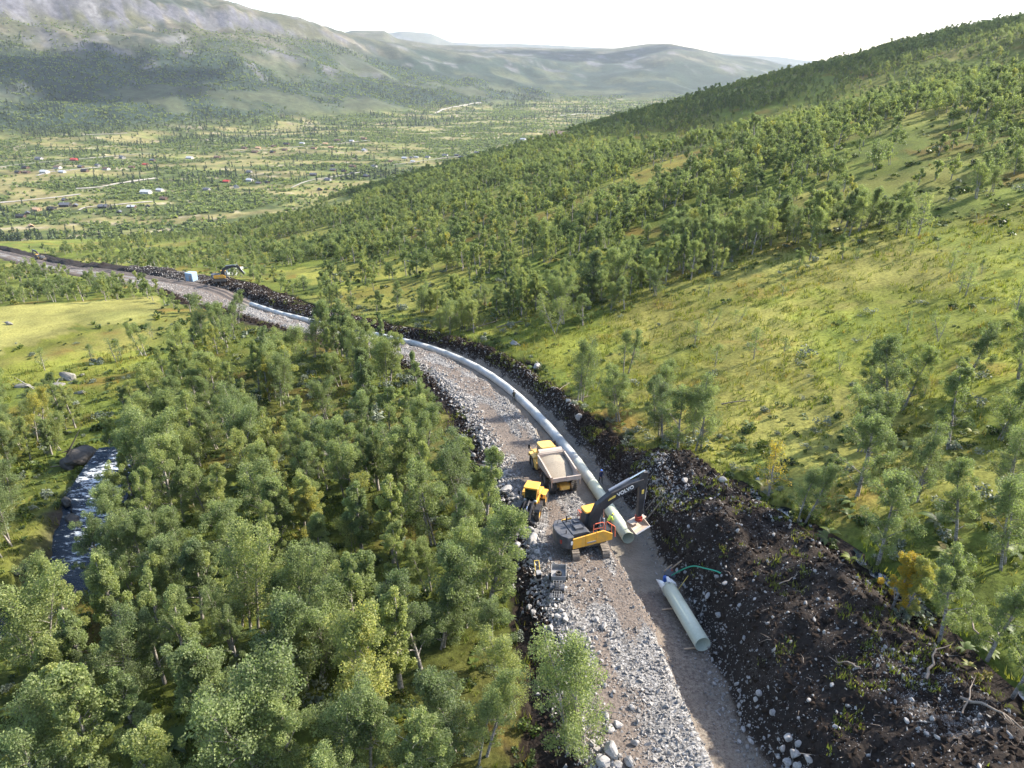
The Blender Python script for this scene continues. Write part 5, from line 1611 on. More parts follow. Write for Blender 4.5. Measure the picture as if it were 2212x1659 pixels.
# ------------------------------------------------------------------ articulated dump truck
def build_dumper():
    rear = at(1216, 1066); front = at(1178, 1010)
    d = np.array([_tg[int(S_EXC + 14)][0], _tg[int(S_EXC + 14)][1]]); d = d / np.hypot(*d)
    hd = math.atan2(d[1], d[0]) + math.radians(4)
    c = rear[:2] + np.array([math.cos(hd), math.sin(hd)]) * 2.0
    z = gz(c); z2 = gz(c + 4.0 * d)
    root = empty('dump_truck', (c[0], c[1], z), hd); root.scale = (1.12, 1.05, 1.06); root.rotation_euler = (0, -math.atan2(z2 - z, 4.0), hd)
    tag(root, 'dusty yellow articulated dump truck loaded with sand, driving away along the road', 'truck')
    RW, WW = .78, .68
    for x, yy in ((-1.45, 1), (-1.45, -1), (.30, 1), (.30, -1), (4.55, 1), (4.55, -1)):
        wheel('wheel', root, (x, yy * 1.08, RW), RW, WW, STEEL)
    MB().box((-.3, 0, 1.0), (4.6, .9, .35)).box((-1.5, 0, .8), (.35, 1.9, .3)).box((.3, 0, .8), (.35, 1.9, .3)).cyl((2.2, 0, .6), (2.2, 0, 1.35), .3, 10).box((-2.3, 0, .95), (.3, 1.0, .5)).build('rear_frame', YELW, root)
    # bed: an open body, high at the front
    W = 1.45; w = 1.02
    m = MB()
    sec = [(-2.95, 1.95, 2.25), (-1.6, 1.35, 2.5), (.2, 1.3, 2.78), (1.75, 1.32, 2.95)]   # x, floor, rim
    def ring(x, fl, rim, o):
        return [(x, -W - o, rim), (x, -W - o, fl + .55), (x, -w - o * .5, fl - o), (x, w + o * .5, fl - o), (x, W + o, fl + .55), (x, W + o, rim)]
    for o in (0, .07):
        R_ = [ring(*s_, o) for s_ in sec]
        V = [p for r_ in R_ for p in r_]; F = []
        for i in range(len(sec) - 1):
            for j in range(5):
                F.append((i * 6 + j, i * 6 + j + 1, i * 6 + 7 + j, i * 6 + 6 + j))
        m.add(V, F)
    for sg in (-1, 1):                                                   # rims
        for i in range(3):
            a, b = sec[i], sec[i + 1]
            m.add([(a[0], sg * (W - .03), a[2]), (a[0], sg * (W + .12), a[2]), (b[0], sg * (W + .12), b[2]), (b[0], sg * (W - .03), b[2]), (a[0], sg * (W - .03), a[2] - .14), (a[0], sg * (W + .12), a[2] - .14), (b[0], sg * (W + .12), b[2] - .14), (b[0], sg * (W - .03), b[2] - .14)], [(0, 1, 2, 3), (4, 5, 6, 7), (0, 1, 5, 4), (3, 2, 6, 7), (0, 3, 7, 4), (1, 2, 6, 5)])
    m.box((1.8, 0, 2.2), (.1, 2.9, 1.75))
    bed = m.build('dump_bed', TANP, root)
    MB().prism([(1.7, 2.95), (1.95, 3.22), (2.25, 3.3), (2.3, 3.2), (1.85, 2.9)], -1.3, 1.3).build('spill_guard', TANP, bed)
    MB().box((-2.98, 0, 2.2), (.14, 3.05, .42)).box((-3.02, -.05, 2.2), (.16, .16, .5)).build('tailgate', TANP, bed)
    MB().box((-2.75, 1.53, 1.75), (.2, .06, .9)).box((-2.75, -1.53, 1.75), (.2, .06, .9)).build('tailgate_arm', TANP, bed)
    # the sand
    nx, ny = 26, 15
    V = []; F = []
    for i in range(nx):
        x = -2.85 + 4.55 * i / (nx - 1)
        for j in range(ny):
            y = -1.36 + 2.72 * j / (ny - 1)
            rim = np.interp(x, [q[0] for q in sec], [q[2] for q in sec])
            z_ = np.interp(x, [-2.9, -1.8, -.2, .6, 1.6], [1.98, 1.75, 2.35, 2.6, 2.72]) + .12 * math.exp(-((x - .3) / .18) ** 2) * (1 - .4 * abs(y)) - .12 * y * y + .025 * random.random()
            V.append((x, y, min(z_, rim - .05)))
    for i in range(nx - 1):
        for j in range(ny - 1): F.append((i * ny + j, (i + 1) * ny + j, (i + 1) * ny + j + 1, i * ny + j + 1))
    sa = MB().add(V, F).build('sand_load', SANDM, root, smooth=True); 
    for sg in (-1, 1):
        MB().box((-.6, sg * 1.5, 1.72), (1.6, .1, .05)).build('mudguard', BLACK, root)
        MB().cyl((1.0, sg * .55, 1.0), (-.2, sg * .55, 1.6), .12, 10).build('tipping_cylinder', STEEL, root)
    # tractor: nose, cab
    tr = MB().prism([(2.7, .95), (2.7, 1.75), (5.1, 1.8), (6.3, 1.55), (6.55, 1.2), (6.4, .8)], -.95, .95).build('bonnet', YELW, root, bevel=.06)
    MB().box((6.5, 0, .95), (.12, 1.5, .5)).build('grille', BLACK, tr)
    for sg in (-1, 1):
        MB().prism([(3.55, 1.2), (3.75, 1.72), (5.35, 1.72), (5.6, 1.2), (5.5, 1.2), (5.3, 1.62), (3.8, 1.62), (3.65, 1.2)], sg * .9, sg * 1.42).build('front_fender', YELW, root)
        MB().prism([(2.7, .75), (2.7, 1.5), (3.6, 1.6), (3.5, .75)], sg * .95, sg * 1.4).build('side_step', YELW, root)
        MB().pipe([(2.8, sg * 1.35, 1.5), (2.8, sg * 1.35, 2.5), (3.6, sg * 1.35, 2.5), (5.2, sg * 1.35, 2.4)], .03).build('handrail', YELW, root)
        MB().pipe([(4.7, sg * .8, 2.9), (4.9, sg * 1.5, 2.9), (4.9, sg * 1.5, 2.2)], .025).box((4.9, sg * 1.5, 2.55), (.08, .2, .5)).build('mirror', BLACK, root)
    cab = MB().prism([(2.85, 1.7), (2.85, 3.05), (4.35, 3.05), (4.85, 1.75)], -.72, .72).build('cab', YELW, root, bevel=.03)
    MB().prism([(4.42, 2.98), (4.45, 2.98), (4.86, 1.95), (4.82, 1.95)], -.64, .64).build('windscreen', GLASS, cab)
    MB().box((2.835, 0, 2.6), (.03, 1.25, .75)).build('rear_window', GLASS, cab)
    for sg in (-1, 1): MB().prism([(3.0, 2.1), (3.0, 2.95), (4.3, 2.95), (4.6, 2.1)], sg * .715, sg * .735).build('side_window', GLASS, cab)
    MB().plan([(2.72, -.7), (2.72, .7), (2.85, .85), (4.3, .85), (4.5, .6), (4.5, -.6), (4.3, -.85), (2.85, -.85)], 3.05, 3.22, .05).build('cab_roof', YELW, cab, bevel=.03)
    MB().cyl((3.0, .95, 1.7), (3.0, .95, 2.75), .09, 10).build('exhaust', STEEL, root)
    MB().box((2.45, 0, 1.15), (.6, .6, .5)).build('articulation_joint', BLACK, root)
    MB().box((2.35, .95, 1.4), (.08, .8, .9)).box((2.35, -.95, 1.4), (.08, .8, .9)).build('mud_flap', BLACK, root)
build_dumper()

# ------------------------------------------------------------------ wheel loader without its bucket
def build_loader():
    p = at(1148, 1105); 
    hd = heading(-.28, -1.0)
    z = gz(p)
    root = empty('wheel_loader', (p[0], p[1], z), hd); tag(root, 'yellow wheel loader without a bucket facing the camera among boulders', 'loader')
    RW, WW = .72, .52
    for x, yy in ((1.25, 1), (1.25, -1), (-1.55, 1), (-1.55, -1)):
        wheel('wheel', root, (x, yy * .98, RW), RW, WW, YEL, 20)
    MB().box((.9, 0, .85), (1.5, .8, .5)).prism([(.5, .9), (.7, 1.75), (1.15, 1.8), (1.6, 1.0), (1.6, .7), (.5, .7)], -.42, .42).build('front_frame', BOOMC, root)
    for sg in (-1, 1):
        MB().prism([(.55, 1.5), (.75, 1.56), (1.75, 1.56), (1.95, 1.38), (1.9, 1.34), (1.72, 1.50), (.77, 1.50), (.58, 1.45)], sg * .72, sg * 1.26).build('front_fender', BLACK, root)
        MB().prism([(-2.35, 1.25), (-2.15, 1.58), (-.95, 1.62), (-.75, 1.3), (-.85, 1.28), (-1.0, 1.52), (-2.1, 1.50), (-2.25, 1.25)], sg * .70, sg * 1.24).build('rear_fender', YEL, root)
        MB().prism([(.95, 1.95), (1.05, 2.05), (2.35, 1.25), (2.9, .75), (2.75, .55), (2.1, 1.05), (.9, 1.75)], sg * .42 - .07, sg * .42 + .07).build('lift_arm', BOOMC, root)
        a = MB().cyl((.75, sg * .25, 1.05), (1.6, sg * .3, 1.25), .09, 8).build('lift_cylinder', BOOMC, root); MB().cyl((1.6, sg * .3, 1.25), (2.1, sg * .33, 1.1), .05, 8).build('piston_rod', CHROME, a)
        MB().pipe([(.3, sg * .7, 2.6), (.55, sg * 1.15, 2.7), (.55, sg * 1.15, 2.2)], .025).box((.55, sg * 1.18, 2.45), (.06, .2, .38)).build('mirror', BLACK, root)
        MB().box((-.2, sg * .95, .95), (.6, .3, .5)).build('step', BLACK, root)
    a = MB().cyl((.95, 0, 1.9), (1.7, 0, 1.75), .1, 8).build('tilt_cylinder', BOOMC, root); MB().cyl((1.7, 0, 1.75), (2.3, 0, 1.45), .055, 8).build('piston_rod', CHROME, a)
    MB().box((2.2, 0, 1.35), (.2, .35, .8), (0, .3, 0)).build('tilt_lever', BOOMC, root)
    cp = MB().box((2.9, 0, .75), (.14, 1.5, .2)).box((2.85, 0, .95), (.12, 1.2, .12)).box((2.95, 0, .5), (.12, 2.1, .18)).build('tool_carrier', BLACK, root)
    for sg in (-1, 1): MB().ring([(.34, -.1), (.34, .1), (.20, .1), (.20, -.1)], 16, (3.0, sg * .98, .5), 'x').build('carrier_hook', BLACK, cp)
    cab = MB().prism([(-.75, 1.25), (-.75, 2.95), (.25, 2.95), (.55, 1.95), (.45, 1.25)], -.66, .66).build('cab', YEL, root, bevel=.03)
    MB().prism([(.285, 2.85), (.32, 2.85), (.60, 1.95), (.52, 1.5), (.48, 1.5), (.56, 1.95)], -.58, .58).build('windscreen', GLASS, cab)
    for sg in (-1, 1): MB().prism([(-.6, 1.9), (-.6, 2.85), (.2, 2.85), (.45, 1.95)], sg * .655, sg * .675).build('side_window', GLASS, cab)
    MB().plan([(-.95, -.72), (-.95, .72), (.35, .80), (.5, .7), (.5, -.7), (.35, -.80)], 2.95, 3.12, .04).build('cab_roof', YEL, cab, bevel=.03)
    MB().prism([(-.6, 1.0), (-.6, 1.75), (-2.3, 1.65), (-2.75, 1.4), (-2.85, .75), (-2.6, .6), (-.6, .6)], -.66, .66).build('engine_hood', YEL, root, bevel=.05)
    MB().prism([(-2.3, .55), (-2.3, 1.0), (-2.95, .95), (-2.95, .5)], -1.1, 1.1).build('counterweight', ANTH, root)
    MB().cyl((-1.6, .35, 1.7), (-1.6, .35, 2.25), .06, 8).build('exhaust', BLACK, root)
    for sg in (-1, 1): MB().box((.6, sg * .52, 1.75), (.12, .26, .2)).build('headlight', WHITE, root)
build_loader()

# ------------------------------------------------------------------ quad bike with trailer, plate compactor
def build_quad():
    p = at(1203, 1290)
    hd = heading(-.12, -1.0)
    root = empty('quad_bike', (p[0], p[1], gz(p)), hd); tag(root, 'muddy dark quad bike parked facing the camera on brown earth', 'quad bike')
    for x, y in ((.62, .46), (.62, -.46), (-.62, .46), (-.62, -.46)): wheel('wheel', root, (x, y, .31), .31, .25, GREYM, 16)
    MB().prism([(.95, .45), (.85, .72), (.25, .82), (.05, .98), (-.2, .80), (-.85, .82), (-.95, .55), (-.5, .38), (.5, .38)], -.24, .24).build('body', BLACK, root, bevel=.03)
    for sg in (-1, 1):
        MB().prism([(.25, .62), (.4, .70), (.9, .68), (1.0, .55), (.9, .6), (.4, .63)], sg * .22, sg * .60).build('front_fender', ANTH, root)
        MB().prism([(-.98, .6), (-.85, .72), (-.3, .70), (-.2, .58), (-.35, .63), (-.85, .64)], sg * .22, sg * .60).build('rear_fender', ANTH, root)
        MB().cyl((.93, sg * .18, .62), (1.0, sg * .18, .62), .08, 10).build('headlight', WHITE, root)
    MB().prism([(.0, .90), (-.05, .98), (-.65, .94), (-.75, .86), (-.1, .82)], -.17, .17).build('seat', BLACK, root, bevel=.03)
    MB().pipe([(.2, -.42, 1.08), (.3, -.15, 1.12), (.3, .15, 1.12), (.2, .42, 1.08)], .025).build('handlebar', BLACK, root)
    r = MB()
    for y in (-.38, -.19, 0, .19, .38): r.pipe([(.3, y, .86), (1.0, y, .84)], .014)
    for x in (.3, .65, 1.0): r.pipe([(x, -.42, .86), (x, .42, .86)], .016)
    r.pipe([(1.0, -.42, .84), (1.12, -.3, .5), (1.12, .3, .5), (1.0, .42, .84)], .022)
    r.build('front_rack', GREYM, root)
    r = MB()
    for y in (-.36, -.12, .12, .36): r.pipe([(-.4, y, .9), (-1.0, y, .9)], .014)
    for x in (-.4, -.7, -1.0): r.pipe([(x, -.4, .9), (x, .4, .9)], .016)
    r.build('rear_rack', GREYM, root)
    q = p[:2] + np.array([-math.cos(hd), -math.sin(hd)]) * 2.15
    t = empty('quad_trailer', (q[0], q[1], gz(q)), hd + .05); tag(t, 'small steel box trailer hitched behind the muddy quad bike', 'trailer')
    b = MB().box((0, 0, .55), (1.6, 1.2, .05))
    for sg in (-1, 1): b.box((0, sg * .61, .78), (1.62, .03, .42)); b.box((sg * .8, 0, .78), (.03, 1.2, .42))
    b.build('box', GREYM, t); MB().pipe([(-.81, -.62, 1.0), (-.81, .62, 1.0), (.81, .62, 1.0), (.81, -.62, 1.0), (-.81, -.62, 1.0)], .03).build('rim_rail', GREYM, t)
    MB().pipe([(.8, 0, .5), (1.25, 0, .48)], .035).build('drawbar', GREYM, t)
    for sg in (-1, 1): wheel('wheel', t, (-.1, sg * .72, .28), .28, .18, GREYM, 14)
    MB().ring([(.26, -.1), (.3, 0), (.26, .1), (.16, .1), (.16, -.1)], 14, (0, 0, .7), 'z').build('spare_tyre', RUBBER, t)
build_quad()

def build_compactor():
    p = at(1163, 1250)
    root = empty('plate_compactor', (p[0], p[1], gz(p)), math.radians(100)); tag(root, 'grey plate compactor with a yellow handle at the edge of the wood', 'compactor')
    MB().prism([(-.42, .12), (-.5, .25), (-.46, .26), (-.38, .14), (.38, .14), (.46, .26), (.5, .25), (.42, .12), (.38, .02), (-.38, .02)], -.3, .3).build('base_plate', BEIGE, root)
    MB().box((0, 0, .42), (.55, .42, .5)).build('engine', BLACK, root, bevel=.05); MB().plan([(-.3, -.24), (-.3, .24), (.3, .24), (.3, -.24)], .67, .74, .2).build('cover', GREYM, root)
    MB().pipe([(.25, -.2, .4), (.75, -.2, 1.1), (.95, -.2, 1.2), (.95, .2, 1.2), (.75, .2, 1.1), (.25, .2, .4)], .035).build('handle', YSTICK, root)
build_compactor()

# ------------------------------------------------------------------ the pipeline
def pipe_thing(a, b, R, label, group, dust, collar=True, cap=True):
    a = Vector(a); b = Vector(b); L = (b - a).length
    root = empty('pipe_section', a); root.rotation_euler = (b - a).to_track_quat('X', 'Z').to_euler()
    tag(root, label, 'pipe', group)
    t = .045
    o = MB().ring([(R, 0), (R, L), (R - t, L), (R - t, 0)], 28, (0, 0, 0), 'x').build('barrel', PIPEM, root, smooth=False)
    o['dust'] = dust
    for pf in o.data.polygons: pf.use_smooth = True
    if collar:
        c = MB().ring([(R + .016, L - .22), (R + .016, L - .02), (R + .002, L - .02), (R + .002, L - .32)], 28, (0, 0, 0), 'x').build('collar', PIPEM, root); c['dust'] = dust
    return root
PR = .62
def line_pt(s):
    x, y = path_xy(np.array([s]), 0.0)
    z = float(np.interp(s, PATH_S, _zr) - trench_d(np.array([s]))[0]) + PR + .03
    return (float(x[0]), float(y[0]), z)
_ord = ['first', 'second', 'third', 'fourth', 'fifth', 'sixth', 'seventh', 'eighth', 'ninth', 'tenth', 'eleventh', 'twelfth', 'thirteenth', 'fourteenth', 'fifteenth', 'sixteenth', 'seventeenth', 'eighteenth', 'nineteenth', 'twentieth', 'twenty-first', 'twenty-second', 'twenty-third', 'twenty-fourth', 'twenty-fifth', 'twenty-sixth', 'twenty-seventh', 'twenty-eighth', 'twenty-ninth', 'thirtieth', 'thirty-first', 'thirty-second']
_s = S_OPEN - 1.0; _i = 0
while _s < S_PIPE_END - 2 and _i < 30:
    a = line_pt(_s + 6.0); b = line_pt(_s)
    lab = 'greenish pipe section with the open end by the excavator bucket' if _i == 0 else '%s pipe section of the line, counted from the open end' % _ord[_i]
    pipe_thing(b, a, PR, lab, 'laid pipe sections of the pipeline', min(1.0, max(0, (_i - .9) / 2.0)), True)
    _s += 6.0; _i += 1
# loose pipe waiting in the trench
_a = at(1516, 1408); _b = at(1442, 1283)
_a[2] = gz(_a) + PR + .12; _b[2] = gz(_b) + PR + .12
pipe_thing(_a, _b, PR, 'loose pale green pipe lying alone in the lower trench', None, .15, False)
LOOSE_A, LOOSE_B = Vector(_a), Vector(_b)
_dir = (LOOSE_B - LOOSE_A).normalized(); _side = Vector((_dir.y, -_dir.x, 0)).normalized()
def batten(name, p0, p1, w, label, mat=WOOD, cat='batten', group=None):
    p0 = Vector(p0); p1 = Vector(p1)
    o = MB().box(((p1 - p0).length / 2, 0, 0), ((p1 - p0).length, w, w * .6)).build(name, mat)
    o.location = p0; o.rotation_euler = (p1 - p0).to_track_quat('X', 'Z').to_euler()
    tag(o, label, cat, group); return o
for k, (f, lab) in enumerate(((.06, 'wooden batten under the near end of the loose pipe'), (.72, 'wooden batten under the far end of the loose pipe'))):
    q = LOOSE_A.lerp(LOOSE_B, f); 
    batten('batten', q - _side * 1.25 - Vector((0, 0, PR + .06)), q + _side * .8 - Vector((0, 0, PR + .06)), .12, lab, group='battens under the loose pipe')
def up(u, v, h=0.0):
    p = at(u, v); return Vector((p[0], p[1], gz(p) + h))
batten('plank', up(1434, 1236, .1), up(1452, 1222, .12), .13, 'shorter of the two planks lying above the blue canister', group='planks by the loose pipe', cat='plank')
batten('plank', up(1437, 1240, .1), up(1472, 1214, .16), .13, 'longer of the two planks lying above the blue canister', group='planks by the loose pipe', cat='plank')
batten('yellow_rod', up(1461, 1284, .3), up(1484, 1262, .9), .05, 'thin yellow rod leaning beside the far end of the loose pipe', YSTICK, 'rod')
batten('long_pole', up(1392, 1142, .9), up(1432, 1092, .9), .12, 'longer grey pole lying up the trench wall right of the bucket', M_WOODP, 'pole', 'poles right of the bucket')
batten('long_pole', up(1394, 1116, .8), up(1416, 1088, .9), .09, 'shorter pale pole lying up the trench wall above the bucket', M_WOODP, 'pole', 'poles right of the bucket')
# blue canister, hose, tool case, plastic wrap
_c = up(1437, 1256)
can = empty('blue_canister', _c, .3); tag(can, 'blue plastic canister standing just beyond the loose pipe', 'canister')
MB().box((0, 0, .3), (.42, .34, .6)).build('body', BLUEP, can, bevel=.06); MB().cyl((.1, 0, .6), (.1, 0, .68), .06, 10).build('cap', BLACK, can); MB().pipe([(-.15, 0, .58), (-.12, 0, .70), (.02, 0, .70), (.04, 0, .6)], .025).build('handle', BLUEP, can)
_h = [(1448, 1252, .4), (1470, 1246, .75), (1495, 1241, .9), (1520, 1240, .6), (1545, 1241, .35), (1557, 1242, .15)]
_hp = _catmull(np.array([list(up(u, v, h)) for u, v, h in _h]), 6)
o = MB().pipe([tuple(p) for p in _hp], .055, 8).build('green_hose', GREENH, None, smooth=True); tag(o, 'green hose arching from the blue canister up the trench wall', 'hose')
_t = up(1452, 1240)
tc = empty('tool_case', _t, .9); tag(tc, 'flat dark tool case lying below the planks', 'tool case')
MB().box((0, 0, .12), (1.3, 1.0, .22)).build('case', ANTH, tc, bevel=.03); MB().box((.15, .1, .25), (.22, .16, .05)).build('red_label', REDD, tc); MB().pipe([(-.66, -.2, .15), (-.76, -.15, .15), (-.76, .15, .15), (-.66, .2, .15)], .02).build('handle', BLACK, tc)
# torn wrap hanging from the far end
def build_wrap():
    rng = np.random.default_rng(5)
    m = MB(); n = 26; k = 5
    q = (_dir).to_track_quat('X', 'Z').to_matrix()
    V = []; F = []
    for j in range(k):
        for i in range(n):
            a = 2 * math.pi * i / (n - 1)
            L = (.55 + .45 * math.sin(a * 3 + 1) + .2 * rng.normal()) * j / (k - 1)
            rr = PR + .03 + .10 * j / (k - 1) * math.sin(a * 5) + .03 * rng.normal()
            v = q @ Vector((L, rr * math.cos(a), rr * math.sin(a)))
            V.append(LOOSE_B + v - _dir * .25)
    for j in range(k - 1):
        for i in range(n - 1): F.append((j * n + i, j * n + i + 1, (j + 1) * n + i + 1, (j + 1) * n + i))
    o = m.add(V, F).build('plastic_wrap', WHITE, None, smooth=True); tag(o, 'torn white plastic wrap around the far end of the loose pipe', 'plastic wrap')
build_wrap()

# ------------------------------------------------------------------ people
def person(p, face, pose, top, legs, label, helmet, skin=(.45, .28, .2)):
    """one continuous body grown from joints; x forward"""
    J, E, Rd = [], [], []
    def v(x, y, z, r): J.append((x, y, z)); Rd.append(r); return len(J) - 1
    def e(a, b): E.append((a, b))
    bend = pose.get('bend', 0.0)
    cb, sb = math.cos(bend), math.sin(bend)
    def T(x, z): return (x * cb + (z - .95) * sb, .95 + (z - .95) * cb - x * sb)
    hips = v(0, 0, .95, .15)
    x, z = T(0, 1.15); ch0 = v(x, 0, z, .145); e(hips, ch0)
    x, z = T(.0, 1.38); ch = v(x, 0, z, .16); e(ch0, ch)
    x, z = T(.01, 1.52); nk = v(x, 0, z, .06); e(ch, nk)
    x, z = T(.03, 1.60); h0 = v(x, 0, z, .085); e(nk, h0)
    x, z = T(.035, 1.70); h1 = v(x, 0, z, .098); e(h0, h1)
    x, z = T(.03, 1.79); h2 = v(x, 0, z, .06); e(h1, h2)
    for sg in (-1, 1):
        st = pose.get('stride', .12) * sg
        a = v(.0, sg * .10, .90, .10); e(hips, a)
        k = v(st * .6 + pose.get('knee', .03), sg * .115, .50, .068); e(a, k)
        f = v(st - .02, sg * .12, .09, .05); e(k, f)
        t = v(st + .17, sg * .13, .045, .04); e(f, t)
        x, z = T(0, 1.42); s = v(x, sg * .20, z, .072); e(ch, s)
        ax, az = pose.get('elbow', (.08, 1.14)); x, z = T(ax, az); el = v(x, sg * .27, z, .048); e(s, el)
        ax, az = pose.get('hand', (.22, .95)); x, z = T(ax, az); w = v(x, sg * .24, z, .034); e(el, w)
        hx, hz = T(ax + .07, az - .05); hnd = v(hx, sg * .235, hz, .036); e(w, hnd)
        for q in range(4):
            fx, fz = T(ax + .13 + .01 * (q % 2), az - .09 - .01 * q); f1 = v(fx, sg * (.20 + .022 * q), fz, .010); e(hnd, f1)
            fx, fz = T(ax + .15, az - .14); f2 = v(fx, sg * (.20 + .022 * q), fz, .009); e(f1, f2)
        fx, fz = T(ax + .09, az - .03); f1 = v(fx, sg * .19, fz, .011); e(hnd, f1)
    me = bpy.data.meshes.new('body'); me.from_pydata(J, E, []); me.update()
    root = empty('person', p, face); tag(root, label, 'person')
    tmp = bpy.data.objects.new('tmp', me); COL.objects.link(tmp)
    sk = tmp.modifiers.new('skin', 'SKIN'); sk.use_smooth_shade = True
    for i, r in enumerate(Rd): me.skin_vertices[0].data[i].radius = (r, r)
    me.skin_vertices[0].data[0].use_root = True
    sb_ = tmp.modifiers.new('sub', 'SUBSURF'); sb_.levels = 1; sb_.render_levels = 1
    bpy.context.view_layer.update()
    m2 = bpy.data.meshes.new_from_object(tmp.evaluated_get(bpy.context.evaluated_depsgraph_get()))
    bpy.data.objects.remove(tmp)
    m2.materials.clear()
    for mt in (legs, top, simple_mat('skin', skin, .6, dirt=.05), BLACK): m2.materials.append(mt)
    inv = lambda q: (q.x * cb - (q.z - .95) * sb, .95 + (q.z - .95) * cb + q.x * sb)
    for pf in m2.polygons:
        c = pf.center; lx, lz = inv(c)
        arm = abs(c.y) > .19 and lx > pose.get('hand', (.22, .95))[0] - .02
        if c.z < .12: mi = 3
        elif c.z < .92 and abs(c.y) < .2 and not arm and lz < 1.0: mi = 0
        elif lz > 1.53 and abs(c.y) < .15: mi = 2
        elif arm and abs(c.y) > .17: mi = 2
        else: mi = 1
        pf.material_index = mi
    b = link('body', m2, root)
    x, z = T(.03, 1.74)
    hm = MB().ring([(.001, .115), (.06, .105), (.10, .07), (.125, .0), (.15, -.015), (.15, -.03), (.001, -.02)], 16, (0, 0, 0), 'z').build('helmet', helmet, root, smooth=True)
    hm.location = (x, 0, z); hm.rotation_euler = (0, bend, 0)
    fc = MB()
    for sg in (-1, 1): fc.box((.098, sg * .035, -.05), (.012, .02, .012))
    fc.box((.11, 0, -.085), (.03, .022, .035)).box((.1, 0, -.125), (.012, .045, .01))
    fo = fc.build('face_features', BLACK, root); fo.location = (x, 0, z); fo.rotation_euler = (0, bend, 0)
    return root
HIVIS = simple_mat('hi_vis_yellow', (.62, .80, .10), .7, dirt=.1)
NAVY = simple_mat('navy_workwear', (.02, .03, .09), .8, dirt=.2)
DKGRN = simple_mat('dark_trousers', (.025, .03, .025), .85, dirt=.2)
_s, _t_ = S_OPEN + 8.0, 0
_p = at(1292, 1042); _q = st_of(np.array([_p[0]]), np.array([_p[1]]))
_px, _py = path_xy(_q[0], 1.25); person((float(_px[0]), float(_py[0]), float(works(_q[0], np.array([1.25]))[0])), math.radians(-60), {'stride': .16}, NAVY, DKGRN, 'worker in dark blue clothes standing at the right side of the pipeline', BLUEP)
_p = at(1347, 1136); _q = st_of(np.array([_p[0]]), np.array([_p[1]]))
_px, _py = path_xy(_q[0], -1.05); person((float(_px[0]), float(_py[0]), float(works(_q[0], np.array([-1.0]))[0])), math.radians(30), {'bend': .75, 'stride': .1, 'elbow': (.25, 1.2), 'hand': (.45, 1.15)}, HIVIS, NAVY, 'worker in a bright yellow jacket bending over the pipe beside the excavator', HIVIS)
_p = at(1126, 866); _q = st_of(np.array([_p[0]]), np.array([_p[1]]))
_px, _py = path_xy(_q[0], -.95); person((float(_px[0]), float(_py[0]), float(works(_q[0], np.array([-.95]))[0])), math.radians(110), {'stride': .14}, DKGRN, DKGRN, 'small dark figure walking beside the pipeline far up the road', BLACK)

# ------------------------------------------------------------------ far end of the works
_p = at(415, 606); 
ct = empty('site_container', (_p[0], _p[1], gz(_p)), math.radians(-18)); tag(ct, 'light blue site container standing at the far bend of the road', 'container')
_b = MB().box((0, 0, 1.45), (3.0, 2.6, 2.8))
for k in range(9): _b.box((-1.35 + k * .34, -1.31, 1.45), (.14, .05, 2.5)); 
for k in range(8): _b.box((1.51, -1.1 + k * .31, 1.45), (.05, .13, 2.5)); _b.box((-1.51, -1.1 + k * .31, 1.45), (.05, .13, 2.5))
_b.build('shell', CONTM, ct); MB().box((0, 0, 2.9), (3.1, 2.7, .1)).build('roof', CONTM, ct); MB().box((.5, -1.35, 1.2), (.9, .05, 2.0)).build('door', GREYBL, ct)
for k in range(6):
    c = at(492 + 3.2 * k, 597 - 2.6 * k); z = gz(c) + PR
    a = Vector((c[0] - 2.7, c[1] - .9, z)); b = Vector((c[0] + 3.0, c[1] + .9, z))
    pipe_thing(a, b, PR, '%s spare pipe from the front, lying behind the far excavator' % _ord[k], 'spare pipes stored at the far bend', .8, False)
_p = at(478, 606); _p[2] = gz(_p)
build_excavator('distant_excavator', 'small distant yellow excavator with its boom stretched right beside the spare pipes', 'distant excavators', _p, .2, math.radians(12), [(.55, 1.75), (.75, 2.6), (1.25, 3.6), (2.4, 4.2), (4.4, 4.6), (5.9, 4.2)], (7.4, 1.6), 1.0, False)
_p = at(88, 561); _p[2] = gz(_p)
build_excavator('distant_excavator', 'tiny orange excavator on the pale road at the far left', 'distant excavators', _p, 1.0, math.radians(150), [(.55, 1.75), (.75, 2.6), (1.25, 3.6), (2.4, 4.2), (4.4, 4.6), (5.9, 4.2)], (6.6, 1.2), 1.05, False)

# ------------------------------------------------------------------ ditch water along the bank, fallen wood
def puddle(name, s0, s1, off, w, label, lift=.06):
    n = 14; V = []; F = []
    s = np.linspace(s0, s1, n)
    xs, ys = [], []
    for sg in (-1, 1):
        t = rim_r(s) + off - .3 + sg * w * np.sin(np.pi * np.linspace(.04, .96, n)) * (1 + .5 * noise(s * 1.3, s * 0 + sg, 3))
        x, y = path_xy(s, t); xs.append(x); ys.append(y)
    z = land(*path_xy(s, rim_r(s) + off - .3))
    V = [(xs[0][i], ys[0][i], z[i] + lift) for i in range(n)] + [(xs[1][i], ys[1][i], z[i] + lift) for i in range(n)]
    F = [(i, i + 1, n + i + 1, n + i) for i in range(n - 1)]
    o = MB().add(V, F).build(name, PUD); tag(o, kind='structure')
PUD = water_mat('still_water', False)
puddle('ditch_water', S_KEY[1190] - 2, S_KEY[1190] + 7, 1.3, .7, '', -.26); puddle('ditch_water', S_KEY[1400] - 1, S_KEY[1290] + 1, 1.3, .6, '', -.26); puddle('ditch_water', 1, 8.5, 1.7, 1.1, '', -.24)

